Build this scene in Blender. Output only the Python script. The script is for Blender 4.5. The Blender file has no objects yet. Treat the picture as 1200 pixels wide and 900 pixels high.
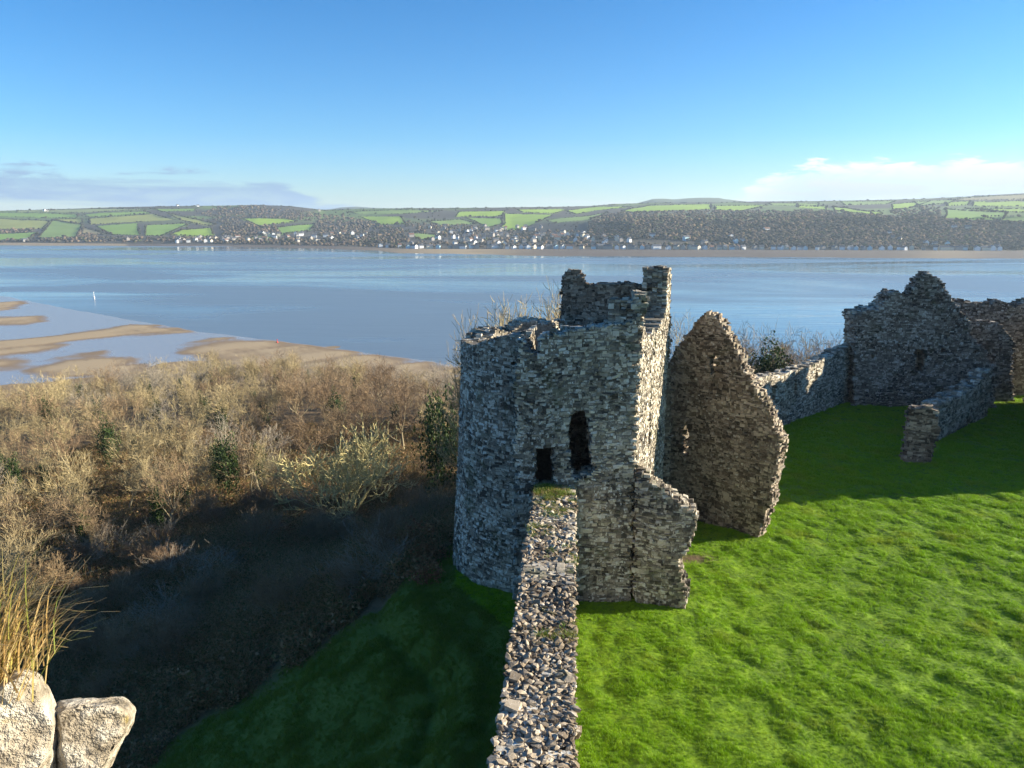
import bpy, math, random
import numpy as np
from mathutils import Vector, Matrix
R = math.radians
rng = np.random.default_rng(7); random.seed(7)
sc = bpy.context.scene
COL = sc.collection

# ------------------------------------------------------------ camera, sky, sun, exposure
PITCH, FPX, CAMZ, SEA = R(11.9), 890.0, 18.0, -34.0
cam = bpy.data.objects.new('camera', bpy.data.cameras.new('camera'))
COL.objects.link(cam); sc.camera = cam
cam.data.sensor_width = 36.0; cam.data.lens = 36.0 * FPX / 1200.0
cam.data.clip_start = 0.05; cam.data.clip_end = 60000
cam.location = (0, 0, CAMZ); cam.rotation_euler = (R(90) - PITCH, 0, 0)

SUN_EL, SUN_AZ = R(15.6), R(83.0)          # azimuth clockwise from +Y (the view direction)
sun_dir = Vector((math.sin(SUN_AZ)*math.cos(SUN_EL), math.cos(SUN_AZ)*math.cos(SUN_EL), math.sin(SUN_EL)))
sl = bpy.data.lights.new('sun', 'SUN'); sl.energy = 5.0; sl.angle = R(0.5); sl.color = (1.0, 0.90, 0.72)
so = bpy.data.objects.new('sun', sl); COL.objects.link(so)
so.rotation_euler = sun_dir.to_track_quat('Z', 'Y').to_euler(); so.location = (200, 20, 90)

sc.view_settings.view_transform = 'Standard'; sc.view_settings.look = 'None'
sc.view_settings.exposure = 1.55; sc.view_settings.gamma = 1.0
HAZE = 8.5e-5
sc.cycles.use_denoising = True
sc.cycles.max_bounces = 6; sc.cycles.diffuse_bounces = 2; sc.cycles.glossy_bounces = 2
sc.cycles.transparent_max_bounces = 8; sc.cycles.volume_bounces = 0
sc.cycles.volume_step_rate = 4.0

class NT:                                   # small node-tree helper
    def __init__(s, tree): s.t = tree; s.n = tree.nodes; s.n.clear()
    def add(s, typ, **kw):
        nd = s.n.new(typ)
        for k, v in kw.items():
            if k.startswith('i_'): nd.inputs[k[2:].replace('_', ' ')].default_value = v
            else: setattr(nd, k, v)
        return nd
    def put(s, sock, v):
        if isinstance(v, bpy.types.NodeSocket): s.t.links.new(v, sock)
        elif v is not None: sock.default_value = v
    def math(s, op, a, b=None, c=None, clamp=False):
        nd = s.n.new('ShaderNodeMath'); nd.operation = op; nd.use_clamp = clamp
        for i, v in enumerate((a, b, c)): s.put(nd.inputs[i], v)
        return nd.outputs[0]
    def step(s, v, a, b, lo=0.0, hi=1.0):
        nd = s.n.new('ShaderNodeMapRange'); nd.interpolation_type = 'SMOOTHSTEP'
        s.put(nd.inputs[0], v)
        for i, x in enumerate((a, b, lo, hi)): s.put(nd.inputs[i+1], x)
        return nd.outputs[0]
    def mix(s, f, a, b, mode='MIX'):
        nd = s.n.new('ShaderNodeMix'); nd.data_type = 'RGBA'; nd.blend_type = mode; nd.clamp_factor = True
        s.put(nd.inputs[0], f)
        for k, v in ((6, a), (7, b)):
            if isinstance(v, tuple) and len(v) == 3: v = (*v, 1)
            s.put(nd.inputs[k], v)
        return nd.outputs[2]
    def noise(s, vec, scale, detail=3, rough=0.55, dist=0.0):
        nd = s.n.new('ShaderNodeTexNoise'); s.put(nd.inputs['Vector'], vec)
        nd.inputs['Scale'].default_value = scale; nd.inputs['Detail'].default_value = detail
        nd.inputs['Roughness'].default_value = rough; nd.inputs['Distortion'].default_value = dist
        return nd.outputs[0]
    def scale(s, vec, xyz):
        nd = s.n.new('ShaderNodeMapping'); s.put(nd.inputs[0], vec); nd.inputs['Scale'].default_value = xyz
        return nd.outputs[0]
    def ramp(s, f, stops):
        nd = s.n.new('ShaderNodeValToRGB'); e = nd.color_ramp.elements
        while len(e) < len(stops): e.new(0.5)
        for x, (p, c) in zip(e, stops): x.position = p; x.color = (*c, 1)
        s.put(nd.inputs[0], f); return nd.outputs[0]

world = bpy.data.worlds.new('World'); sc.world = world; world.use_nodes = True
w = NT(world.node_tree)
sky = w.add('ShaderNodeTexSky', sky_type='NISHITA', sun_disc=False, sun_elevation=SUN_EL, sun_rotation=SUN_AZ,
            altitude=50, air_density=1.0, dust_density=0.3, ozone_density=2.0)
tc = w.add('ShaderNodeTexCoord'); sep = w.add('ShaderNodeSeparateXYZ'); w.t.links.new(tc.outputs['Generated'], sep.inputs[0])
el = w.math('MULTIPLY', w.math('ARCSINE', sep.outputs[2]), 180/math.pi)
az = w.math('MULTIPLY', w.math('ARCTAN2', sep.outputs[0], sep.outputs[1]), 180/math.pi)
cmb = w.add('ShaderNodeCombineXYZ'); w.put(cmb.inputs[0], w.math('MULTIPLY', az, 0.17)); w.put(cmb.inputs[1], w.math('MULTIPLY', el, 0.75))
n1 = w.noise(cmb.outputs[0], 1.6, 7, 0.62, 0.4)
cmb2 = w.add('ShaderNodeCombineXYZ'); w.put(cmb2.inputs[0], w.math('MULTIPLY', az, 0.045)); w.put(cmb2.inputs[1], w.math('MULTIPLY', el, 0.85)); cmb2.inputs[2].default_value = 4.7
n2 = w.noise(cmb2.outputs[0], 1.0, 4, 0.5, 0.2)
# low bank on the horizon: cumulus towards the sun, flat grey-blue layers away from it
side = w.step(az, 8.0, 20.0)
toph = w.math('ADD', w.math('MULTIPLY', w.step(az, 11.0, 21.0), 4.1), w.math('MULTIPLY', w.step(az, -4.0, -22.0), 3.4))
edge = w.math('ADD', w.math('SUBTRACT', toph, el), w.math('MULTIPLY', w.math('SUBTRACT', n1, 0.5), 3.6))
d_c = w.math('MULTIPLY', w.step(edge, 0.0, 0.55), w.step(el, -2.0, 0.5))
d_c = w.math('MULTIPLY', d_c, w.math('ADD', side, w.math('MULTIPLY', w.math('SUBTRACT', 1.0, side), w.step(n2, 0.36, 0.50))))
d_c = w.math('MULTIPLY', d_c, w.math('ADD', 0.62, w.math('MULTIPLY', w.step(n1, 0.36, 0.58), 0.38)))
wisp = w.math('MULTIPLY', w.step(n2, 0.60, 0.70), w.math('MULTIPLY', w.step(el, 5.6, 4.0), w.step(az, -8.0, 12.0)))
body = w.ramp(w.math('ADD', w.math('MULTIPLY', edge, 0.28), w.math('MULTIPLY', w.math('SUBTRACT', n1, 0.5), -1.1)),
              [(0.0, (6.0, 6.1, 6.2)), (0.32, (4.4, 4.7, 5.1)), (0.7, (2.9, 3.5, 4.4))])
grey = w.mix(n2, (1.25, 2.1, 3.4), (2.2, 3.2, 4.6))
ccol = w.mix(side, grey, body)
hs = w.add('ShaderNodeHueSaturation'); hs.inputs['Saturation'].default_value = 1.15; w.put(hs.inputs['Color'], sky.outputs[0])
tint = w.ramp(w.math('DIVIDE', el, 30.0), [(0.0, (0.80, 0.92, 1.34)), (0.2, (0.45, 0.81, 1.20)), (0.5, (0.29, 0.735, 1.11))])
skyb = w.mix(1.0, hs.outputs[0], tint, 'MULTIPLY')
skyc = w.mix(d_c, skyb, ccol)
skyc = w.mix(w.math('MULTIPLY', wisp, 0.6), skyc, (4.2, 4.4, 4.7))
bg = w.add('ShaderNodeBackground'); bg.inputs[1].default_value = 0.064
w.put(bg.inputs[0], skyc); wo = w.add('ShaderNodeOutputWorld'); w.put(wo.inputs[0], bg.outputs[0])

# ------------------------------------------------------------ geometry helpers
cp, sp = math.cos(PITCH), math.sin(PITCH)
def ray(px, py):
    u, v = (px-600)/FPX, (450-py)/FPX
    return np.array([u, cp+v*sp, -sp+v*cp])
def on_z(px, py, z): d = ray(px, py); k = (z-CAMZ)/d[2]; return d*k + np.array([0, 0, CAMZ])
def at_r(px, py, r): d = ray(px, py); k = r/np.hypot(d[0], d[1]); return (d*k).T + np.array([0, 0, CAMZ])
def on_plane(px, py, A, u):                # vertical plane through A along u (2-D): gives (s, z)
    d = ray(px, py); n = np.array([-u[1], u[0]])
    k = (n @ np.array(A)) / (n @ d[:2]); p = d*k
    return ((p[:2]-np.array(A)) @ np.array(u), p[2]+CAMZ)

def hash2(ix, iy, seed):
    h = (ix.astype(np.int64)*374761393 + iy.astype(np.int64)*668265263 + seed*1442695041) & 0xffffffff
    h = ((h ^ (h >> 13))*1274126177) & 0xffffffff
    return ((h ^ (h >> 16)) & 0xffff)/65535.0
def vnoise(x, y, seed=0):
    x = np.asarray(x, float); y = np.asarray(y, float)
    ix, iy = np.floor(x), np.floor(y); fx, fy = x-ix, y-iy
    fx = fx*fx*(3-2*fx); fy = fy*fy*(3-2*fy)
    a, b = hash2(ix, iy, seed), hash2(ix+1, iy, seed); c, d = hash2(ix, iy+1, seed), hash2(ix+1, iy+1, seed)
    return (a+(b-a)*fx)*(1-fy) + (c+(d-c)*fx)*fy
def fbm(x, y, seed=0, oct=4):
    t = 0; a = 0.5
    for k in range(oct): t = t + a*vnoise(x*2**k, y*2**k, seed+k*17); a *= 0.5
    return t
def inpoly(x, y, poly):
    x = np.asarray(x, float); y = np.asarray(y, float); c = np.zeros(x.shape, bool); n = len(poly)
    for i in range(n):
        (x0, y0), (x1, y1) = poly[i], poly[(i+1) % n]
        if y0 == y1: continue
        c ^= ((y0 > y) != (y1 > y)) & (x < (x1-x0)*(y-y0)/(y1-y0)+x0)
    return c
def segdist(x, y, poly):
    d = np.full(np.shape(x), 1e9); n = len(poly)
    for i in range(n):
        ax, ay = poly[i]; bx, by = poly[(i+1) % n]; L = (bx-ax)**2+(by-ay)**2 or 1e-9
        t = np.clip(((x-ax)*(bx-ax)+(y-ay)*(by-ay))/L, 0, 1)
        d = np.minimum(d, np.hypot(x-ax-t*(bx-ax), y-ay-t*(by-ay)))
    return d

def mesh(name, V, F, smooth=False):        # V (n,3); F (m,k) array of equal polygons or a list of such arrays
    Fs = F if isinstance(F, list) else [F]
    V = np.ascontiguousarray(V, np.float32); me = bpy.data.meshes.new(name)
    me.vertices.add(len(V)); me.vertices.foreach_set('co', V.ravel())
    tot = np.concatenate([np.full(len(f), f.shape[1], np.int32) for f in Fs])
    idx = np.concatenate([np.asarray(f, np.int32).ravel() for f in Fs])
    me.loops.add(len(idx)); me.loops.foreach_set('vertex_index', idx)
    me.polygons.add(len(tot)); st = np.concatenate([[0], np.cumsum(tot)[:-1]]).astype(np.int32)
    me.polygons.foreach_set('loop_start', st)
    me.update(calc_edges=True); me.validate()
    me.polygons.foreach_set('use_smooth', np.full(len(me.polygons), bool(smooth)))
    return me
def obj(name, me, mat=None, parent=None, label=None, cat=None, group=None, kind=None, loc=None):
    o = bpy.data.objects.new(name, me); COL.objects.link(o)
    if mat is not None and me is not None and not me.materials: me.materials.append(mat)
    if parent is not None: o.parent = parent
    if label: o['label'] = label
    if cat: o['category'] = cat
    if group: o['group'] = group
    if kind: o['kind'] = kind
    if loc is not None: o.location = loc
    return o
def thing(name, label, cat, loc=(0, 0, 0), group=None, rz=0):
    o = obj(name, None, label=label, cat=cat, group=group, loc=loc, kind='thing'); o.rotation_euler.z = rz; o.empty_display_size = 0.3
    return o
BOXF = np.array([[0, 1, 3, 2], [4, 6, 7, 5], [0, 4, 5, 1], [2, 3, 7, 6], [0, 2, 6, 4], [1, 5, 7, 3]])
def box_arrays(n): return (BOXF[None]+8*np.arange(n)[:, None, None]).reshape(-1, 4)
def boxes(lo, hi):                          # corner order: index = 4*x+2*y+z ; faces outward (checked by recalculation)
    lo = np.atleast_2d(lo).astype(float); hi = np.atleast_2d(hi).astype(float); n = len(lo)
    V = np.zeros((n, 8, 3))
    for c in range(8):
        for k, b in enumerate(((c >> 2) & 1, (c >> 1) & 1, c & 1)): V[:, c, k] = np.where(b, hi[:, k], lo[:, k])
    return V
def vcol(me, name, val):                    # per-vertex colour / scalar attribute
    val = np.asarray(val, np.float32)
    if val.ndim == 1: a = me.attributes.new(name, 'FLOAT', 'POINT'); a.data.foreach_set('value', val)
    else:
        a = me.attributes.new(name, 'FLOAT_COLOR', 'POINT')
        a.data.foreach_set('color', np.concatenate([val, np.ones((len(val), 1), np.float32)], 1).ravel())

# ------------------------------------------------------------ materials
def mat(name, build):
    m = bpy.data.materials.new(name); m.use_nodes = True; t = NT(m.node_tree)
    out = t.add('ShaderNodeOutputMaterial'); p = t.add('ShaderNodeBsdfPrincipled'); t.put(out.inputs[0], p.outputs[0])
    p.inputs['Roughness'].default_value = 0.9; p.inputs['Specular IOR Level'].default_value = 0.25
    g = t.add('ShaderNodeNewGeometry'); build(t, p, g); return m
def bump(t, p, h, strength=0.5, dist=0.05):
    b = t.add('ShaderNodeBump'); b.inputs['Strength'].default_value = strength; b.inputs['Distance'].default_value = dist
    t.put(b.inputs['Height'], h); t.put(p.inputs['Normal'], b.outputs[0])

def stone_mat(name, dark, mid, pale, lich, moss=0.35, lichen_at=0.60, fine=9.0):
    def b(t, p, g):
        pos = g.outputs['Position']; isl = g.outputs['Random Per Island']
        n = t.noise(pos, 0.45, 4, 0.6); f = t.noise(pos, fine, 3, 0.65)
        val = t.math('ADD', t.math('MULTIPLY', isl, 0.62), t.math('MULTIPLY', f, 0.42))
        c = t.ramp(t.math('ADD', val, t.math('MULTIPLY', t.math('SUBTRACT', n, 0.5), 0.95)), [(0.20, dark), (0.50, mid), (0.84, pale)])
        l = t.math('MULTIPLY', t.step(t.math('ADD', t.noise(pos, 6.5, 3, 0.7), t.math('MULTIPLY', t.math('SUBTRACT', isl, 0.5), 0.16)), lichen_at, lichen_at+0.06), t.step(t.noise(pos, 0.33, 3), 0.34, 0.58))
        c = t.mix(t.math('MULTIPLY', l, 0.85), c, lich)
        mm = t.math('MULTIPLY', t.step(t.noise(pos, 0.8, 4, 0.65), 0.55, 0.68), moss)
        c = t.mix(mm, c, (0.055, 0.075, 0.022))
        t.put(p.inputs['Base Color'], c); bump(t, p, t.noise(pos, 22.0, 3, 0.7), 0.55, 0.02)
    return mat(name, b)
M = {}
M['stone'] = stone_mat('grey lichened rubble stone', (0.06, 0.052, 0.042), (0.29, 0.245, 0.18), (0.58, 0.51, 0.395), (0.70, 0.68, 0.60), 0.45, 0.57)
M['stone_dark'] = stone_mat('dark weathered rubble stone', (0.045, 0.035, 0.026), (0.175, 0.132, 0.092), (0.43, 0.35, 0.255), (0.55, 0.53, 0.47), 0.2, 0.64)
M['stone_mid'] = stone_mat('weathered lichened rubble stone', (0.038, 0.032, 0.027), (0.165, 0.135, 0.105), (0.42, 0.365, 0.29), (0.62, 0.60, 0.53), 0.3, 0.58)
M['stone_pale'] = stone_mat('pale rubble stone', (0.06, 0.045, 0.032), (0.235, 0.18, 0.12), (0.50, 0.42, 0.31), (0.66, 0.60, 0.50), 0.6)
def _mortar(t, p, g):
    n = t.noise(g.outputs['Position'], 6, 4, 0.7)
    t.put(p.inputs['Base Color'], t.ramp(n, [(0.3, (0.10, 0.086, 0.066)), (0.7, (0.32, 0.28, 0.215))])); bump(t, p, n, 0.6, 0.04)
M['mortar'] = mat('lime mortar core', _mortar)
def flat(name, c, rough=0.8, var=0.25, scale=2.0):
    def b(t, p, g):
        n = t.noise(g.outputs['Position'], scale, 3, 0.6)
        k = t.math('ADD', 1-var, t.math('MULTIPLY', n, 2*var))
        cc = t.add('ShaderNodeVectorMath', operation='SCALE'); cc.inputs[0].default_value = c; t.put(cc.inputs['Scale'], k)
        t.put(p.inputs['Base Color'], cc.outputs[0]); p.inputs['Roughness'].default_value = rough
    return mat(name, b)

# ------------------------------------------------------------ masonry: courses of separate stones round a mortar core
def masonry(solid, P, s0, s1, t, z0, z1, ds=0.30, dz=0.135, dw=0.38, jit=0.019, seed=1, proud=0.02, wavy=1.0, inner=True):
    r = np.random.default_rng(seed); rows = max(2, int(round(t/dw))); we = np.linspace(0, t, rows+1)
    S0, S1, W0, W1, Z0, Z1 = [], [], [], [], [], []
    C = []; z = z0
    while z < z1:
        h = dz*r.uniform(0.65, 1.45)
        for k in range(rows):
            n = int((s1-s0)/ds*1.5)+4
            e = s0-r.uniform(0, ds)+np.concatenate([[0], np.cumsum(ds*np.clip(r.gamma(3.2, 0.3, n), 0.35, 2.1))]); e = e[e < s1+2*ds]
            m = len(e)-1
            S0.append(e[:-1]); S1.append(e[1:]); W0.append(np.full(m, we[k])); W1.append(np.full(m, we[k+1]))
            Z0.append(np.full(m, z)); Z1.append(np.full(m, z+h))
            if k == 0: e2 = e[::2]; C.append((e2[:-1], e2[1:], np.full(len(e2)-1, z), np.full(len(e2)-1, z+h)))
        z += h
    S0, S1, W0, W1, Z0, Z1 = map(np.concatenate, (S0, S1, W0, W1, Z0, Z1))
    sm, zm, wm = (S0+S1)/2, (Z0+Z1)/2, (W0+W1)/2
    ins = solid(sm, zm)
    outer = (W0 < 1e-6) | (inner & (W1 > t-1e-6))
    exp = outer | ~solid(sm-ds*1.0, zm) | ~solid(sm+ds*1.0, zm) | ~solid(sm, zm+dz*1.1) | ~solid(sm, zm-dz*1.1)
    k = ins & exp; n = int(k.sum())
    g = 0.008
    q = lambda a: a[k]
    po = r.uniform(-0.028, proud, n); pi = r.uniform(-0.028, proud, n)
    lo = np.stack([q(S0)+g*r.uniform(0.3, 1.6, n), q(W0)-np.where(q(W0) < 1e-6, po, -0.01), q(Z0)+g*r.uniform(0.2, 1.4, n)], 1)
    hi = np.stack([q(S1)-g*r.uniform(0.3, 1.6, n), q(W1)+np.where(q(W1) > t-1e-6, pi, -0.01), q(Z1)-g*r.uniform(0.0, 1.4, n)], 1)
    V = boxes(lo, hi); V += r.normal(0, jit, V.shape)*np.array([1, 1, 0.8]); V[:, :, 2] += r.uniform(-0.14, 0.14, (n, 1))*dz
    big = (r.random(n) < 0.16*wavy)[:, None]; zt = V[:, :, 2] > V[:, :, 2].mean(1, keepdims=True); V[:, :, 2] = np.where(big & zt, V[:, :, 2]+dz*r.uniform(0.5, 1.1, (n, 1)), V[:, :, 2])
    V[:, :, 1] = np.where(big, V[:, :, 1]+np.sign(V[:, :, 1]-t/2)*0.014, V[:, :, 1]); V[:, :, 0] = np.where(big & (r.random((n, 1)) < 0.4), V[:, :, 0]+np.sign(V[:, :, 0]-V[:, :, 0].mean(1, keepdims=True))*ds*0.25, V[:, :, 0])
    V[:, :, 2] += (vnoise(V[:, :, 0]*0.7, V[:, :, 2]*0.7, seed+7)-0.5)*0.26*wavy+(vnoise(V[:, :, 0]*2.6, V[:, :, 2]*2.6, seed+8)-0.5)*0.10*wavy
    bul = r.uniform(0.86, 1.0, (n, 1)); zc_ = V[:, :, 2].mean(1, keepdims=True); far_ = np.abs(V[:, :, 1]-t/2) > t/2-dw*0.5
    V[:, :, 2] = np.where(far_, zc_+(V[:, :, 2]-zc_)*bul, V[:, :, 2]); sc0 = V[:, :, 0].mean(1, keepdims=True); V[:, :, 0] = np.where(far_, sc0+(V[:, :, 0]-sc0)*(0.5+bul/2), V[:, :, 0])
    V = V.reshape(-1, 3); stones = P(V[:, 0], V[:, 1], V[:, 2])
    a, b, c, d = map(np.concatenate, zip(*C)); m = solid(a*0.75+b*0.25, (c+d)/2) & solid(a*0.25+b*0.75, (c+d)/2)
    a, b, c, d = a[m], b[m], c[m], d[m]; e = 0.034; n2 = len(a)
    el = np.where(solid(a-ds*0.5, (c+d)/2), -0.02, e); er = np.where(solid(b+ds*0.5, (c+d)/2), -0.02, e)
    lo = np.stack([a+el, np.full(n2, e), c-0.03], 1); hi = np.stack([b-er, np.full(n2, t-e), d-0.03], 1)
    K = boxes(lo, hi).reshape(-1, 3); core = P(K[:, 0], K[:, 1], K[:, 2])
    return stones, n, core, n2
def fix(me):
    import bmesh
    return me
def masonry_part(parent, name, *a, mat='stone', **k):
    st, n, co, n2 = masonry(*a, **k)
    o = obj(name, mesh(name, st, box_arrays(n)), M[mat], parent); o['kind'] = 'stuff'
    c = obj('mortar_core', mesh('mortar_core', co, box_arrays(n2)), M['mortar'], o)
    return o
def line_map(A, B, away=True):
    A = np.array(A, float); u = np.array(B, float)-A; L = np.hypot(*u); u = u/L; n = np.array([-u[1], u[0]])
    if away and n @ A < 0: n = -n                       # w grows away from the camera
    return A, u, n, L, (lambda s, w, z: np.stack([A[0]+s*u[0]+w*n[0], A[1]+s*u[1]+w*n[1], z], 1))
def ragged(polys, holes=(), seed=3, amp=0.22, sc_=1.6):
    def f(s, z):
        js = s+(vnoise(s*sc_, z*sc_, seed)-0.5)*2*amp; jz = z+(vnoise(s*sc_, z*sc_, seed+5)-0.5)*2*amp
        m = np.zeros(np.shape(s), bool)
        for p in polys: m |= inpoly(js, jz, p)
        for h in holes: m &= ~inpoly(s+(js-s)*0.35, z+(jz-z)*0.35, h)
        return m
    return f
def wall_px(parent, name, A, B, t, outline, holes=(), amp=0.2, zb=-0.8, extra_sz=None, **k):
    A_, u, n, L, P = line_map(A, B)
    po = [on_plane(x, y, A_, u) for x, y in outline] if extra_sz is None else extra_sz
    hs = [[on_plane(x, y, A_, u) for x, y in h] for h in holes]
    ss = [p[0] for p in po]; zz = [p[1] for p in po]
    return masonry_part(parent, name, ragged([po], hs, k.get('seed', 1)+40, amp), P, min(ss)-0.3, max(ss)+0.3, t, zb, max(zz)+0.4, **k)

# ------------------------------------------------------------ near terrain
WALL_A, WALL_B = np.array([-0.69, 0.5]), np.array([2.0, 33.6])       # left/right edges lie about this centre line
def wall_x(y): return WALL_A[0]+(WALL_B[0]-WALL_A[0])*(y-WALL_A[1])/(WALL_B[1]-WALL_A[1])
PLATEAU = [(-0.6, -60), (-0.8, 10), (0.9, 30), (-1.5, 33.5), (-3.0, 36), (-3.0, 41), (0.5, 44.5), (9, 50), (22, 68), (33, 78), (52, 86), (120, 90), (160, -60)]
def terrain(x, y):
    ins = inpoly(x, y, PLATEAU); d = segdist(x, y, PLATEAU)
    e = np.where(ins, 0.0, d)*(0.98+0.38*np.clip((x+75)/60, 0, 1))
    f = np.interp(e, [0, 3, 7, 14, 30, 60, 110, 150, 180, 205, 400], [0, -0.55, -2.1, -5.4, -11.0, -14.5, -20.5, -25.5, -30.0, -33.4, -35.5])
    # little ledge (a trodden path) along the bank
    f = f+np.where(e > 0, 0.22*np.exp(-((e-3.6)/0.9)**2)-0.30*np.exp(-((e-5.2)/0.6)**2), 0)
    w_ = np.clip(e/12, 0, 1)
    f = f+w_*(fbm(x/18, y/18, 5)-0.47)*3.2*np.clip((205-e)/60, 0, 1)
    q_ = x*0.8+y*0.35; f = f+(fbm(q_/0.62, (y*0.9-x*0.4)/1.0, 9, 2)-0.37)*0.24*np.clip(d/1.0, 0.3, 1)+(fbm(x/7, y/7, 21, 2)-0.37)*0.30*np.clip(d/3, 0.1, 1)
    # gentle dip of the ward towards the middle
    f = f-np.where(ins, 0.25*np.exp(-(((x-18)/9)**2+((y-34)/6)**2)), 0)
    return f
gx = np.concatenate([np.linspace(-420, -45, 60)[:-1], np.linspace(-45, -22, 30)[:-1], np.arange(-22, 0, 0.30), np.arange(0, 58, 0.27), np.linspace(58, 420, 50)[1:]])
gy = np.concatenate([np.linspace(-120, 6, 24)[:-1], np.arange(6, 80, 0.27), np.linspace(80, 140, 40)[1:], np.linspace(140, 420, 50)[1:]])
GX, GY = np.meshgrid(gx, gy); GZ = terrain(GX, GY)
V = np.stack([GX.ravel(), GY.ravel(), GZ.ravel()], 1)
i = np.arange(len(gx)*len(gy)).reshape(len(gy), len(gx))
F = np.stack([i[:-1, :-1], i[:-1, 1:], i[1:, 1:], i[1:, :-1]], -1).reshape(-1, 4)
BRAMBLE = [on_z(530, 665, -0.8)[:2], on_z(440, 738, -2.2)[:2], on_z(330, 790, -4)[:2], on_z(220, 842, -5.2)[:2], on_z(130, 900, -6.2)[:2], (-23, 18)]
bx = np.array([p[0] for p in BRAMBLE][::-1]); by = np.array([p[1] for p in BRAMBLE][::-1])
def wild(x, y):                             # 1 on the rough scrub, 0 on mown grass
    ins = inpoly(x, y, PLATEAU); edge = np.interp(x, bx, by)
    k = (y-edge)/2.0+(fbm(x/3, y/3, 3)-0.47)*2
    k = np.where(x > -2.6, np.where(y > 36, segdist(x, y, PLATEAU)-1.5, -1), k); k = np.where(x < -23, 1, k)
    return np.where(ins, 0, np.clip(k, 0, 1))
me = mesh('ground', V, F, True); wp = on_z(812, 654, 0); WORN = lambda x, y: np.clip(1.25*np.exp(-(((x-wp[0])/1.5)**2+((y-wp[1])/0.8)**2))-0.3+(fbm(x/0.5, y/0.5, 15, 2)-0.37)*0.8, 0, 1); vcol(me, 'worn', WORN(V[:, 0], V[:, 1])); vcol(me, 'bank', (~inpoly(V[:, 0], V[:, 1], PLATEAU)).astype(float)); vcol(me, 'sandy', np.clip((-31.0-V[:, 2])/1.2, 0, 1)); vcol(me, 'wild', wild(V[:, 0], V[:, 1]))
def _ground(t, p, g):
    pos = g.outputs['Position']; a = t.add('ShaderNodeAttribute', attribute_name='wild').outputs['Fac']
    n = t.noise(pos, 1.6, 5, 0.65); n2 = t.noise(pos, 0.25, 3)
    gr = t.mix(t.step(n, 0.38, 0.62), (0.085, 0.165, 0.004), (0.17, 0.28, 0.007))
    gr = t.mix(t.math('MULTIPLY', t.step(n2, 0.5, 0.7), 0.5), gr, (0.085, 0.13, 0.02))
    gr = t.mix(t.add('ShaderNodeAttribute', attribute_name='bank').outputs['Fac'], gr, t.mix(n, (0.06, 0.105, 0.010), (0.12, 0.155, 0.022)))  # outside the wall the turf colour is darkened to carry the bank's shade
    li = t.mix(t.step(t.noise(pos, 0.9, 5, 0.7), 0.4, 0.62), (0.11, 0.078, 0.038), (0.21, 0.135, 0.065))
    sa_ = t.add('ShaderNodeAttribute', attribute_name='sandy').outputs['Fac']; gr = t.mix(t.add('ShaderNodeAttribute', attribute_name='worn').outputs['Fac'], gr, (0.13, 0.09, 0.05)); t.put(p.inputs['Base Color'], t.mix(sa_, t.mix(a, gr, li), (0.27, 0.19, 0.105))); bump(t, p, n, 0.8, 0.12)
M['ground'] = mat('turf and leaf litter', _ground)
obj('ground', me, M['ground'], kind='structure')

# ------------------------------------------------------------ estuary: water, sand flats
def _water(t, p, g):
    pos = g.outputs['Position']
    st = t.scale(pos, (0.0016, 0.0042, 1)); big = t.noise(st, 1.0, 4, 0.55, 0.8)
    rip = t.noise(t.scale(pos, (0.10, 0.22, 1)), 1.0, 4, 0.62, 0.5)
    rip2 = t.noise(t.scale(pos, (0.012, 0.05, 1)), 1.0, 3, 0.6, 0.6)
    t.put(p.inputs['Base Color'], t.mix(t.step(big, 0.42, 0.6), (0.10, 0.155, 0.205), (0.15, 0.18, 0.205)))
    p.inputs['IOR'].default_value = 1.33; p.inputs['Specular IOR Level'].default_value = 0.5
    t.put(p.inputs['Roughness'], t.step(big, 0.40, 0.60, 0.05, 0.30))
    h = t.math('ADD', t.math('MULTIPLY', rip, 0.25), rip2)
    bump(t, p, h, 0.30, 1.2)
M['water'] = mat('estuary water', _water)
V = np.array([[-9000, -2000, SEA], [9000, -2000, SEA], [9000, 7000, SEA], [-9000, 7000, SEA]])
obj('estuary_water', mesh('water', V, np.array([[0, 1, 2, 3]])), M['water'], kind='structure')

BEACH_PX = [(-260, 318), (-100, 332), (0, 346), (60, 358), (140, 372), (220, 386), (300, 397), (400, 410), (480, 420), (545, 430), (620, 440)]
BARS = [[(-40, 356), (22, 353), (20, 362), (-40, 368)], [(-60, 374), (45, 370), (60, 376), (20, 382), (-60, 384)],
        [(-60, 402), (20, 398), (95, 388), (160, 380), (232, 384), (236, 391), (150, 396), (100, 400), (60, 412), (-10, 420), (-60, 424)],
        [(205, 408), (250, 396), (300, 397), (370, 406), (560, 434), (560, 470), (420, 470), (330, 440), (260, 428)],
        [(30, 424), (120, 412), (150, 420), (190, 440), (100, 445), (20, 440)], [(-60, 420), (10, 415), (30, 430), (-40, 440)]]
bp = [on_z(x, y, SEA)[:2] for x, y in BEACH_PX]
ty = np.array([p[0] for p in bp]); tx = np.array([p[1] for p in bp])
nu, nv = 320, 130
us = np.linspace(ty[0], ty[-1], nu); far = np.interp(us, ty, tx)
vs = np.linspace(0, 1, nv)**1.2
UU = np.repeat(us[None], nv, 0); VV = far[None]+(vs[:, None])*(90-far[None])
wig = (fbm(UU/22, VV/22, 31, 3)-0.44)*8*np.clip(1-vs[:, None]*12, 0, 1); VV = VV+wig
bars = [[tuple(on_z(x, y, SEA)[:2]) for x, y in b] for b in BARS]
wx = (fbm(UU/30, VV/30, 33)-0.47)*34; wy = (fbm(UU/30+9, VV/30, 37)-0.47)*22
dry = np.zeros(UU.shape)
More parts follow.
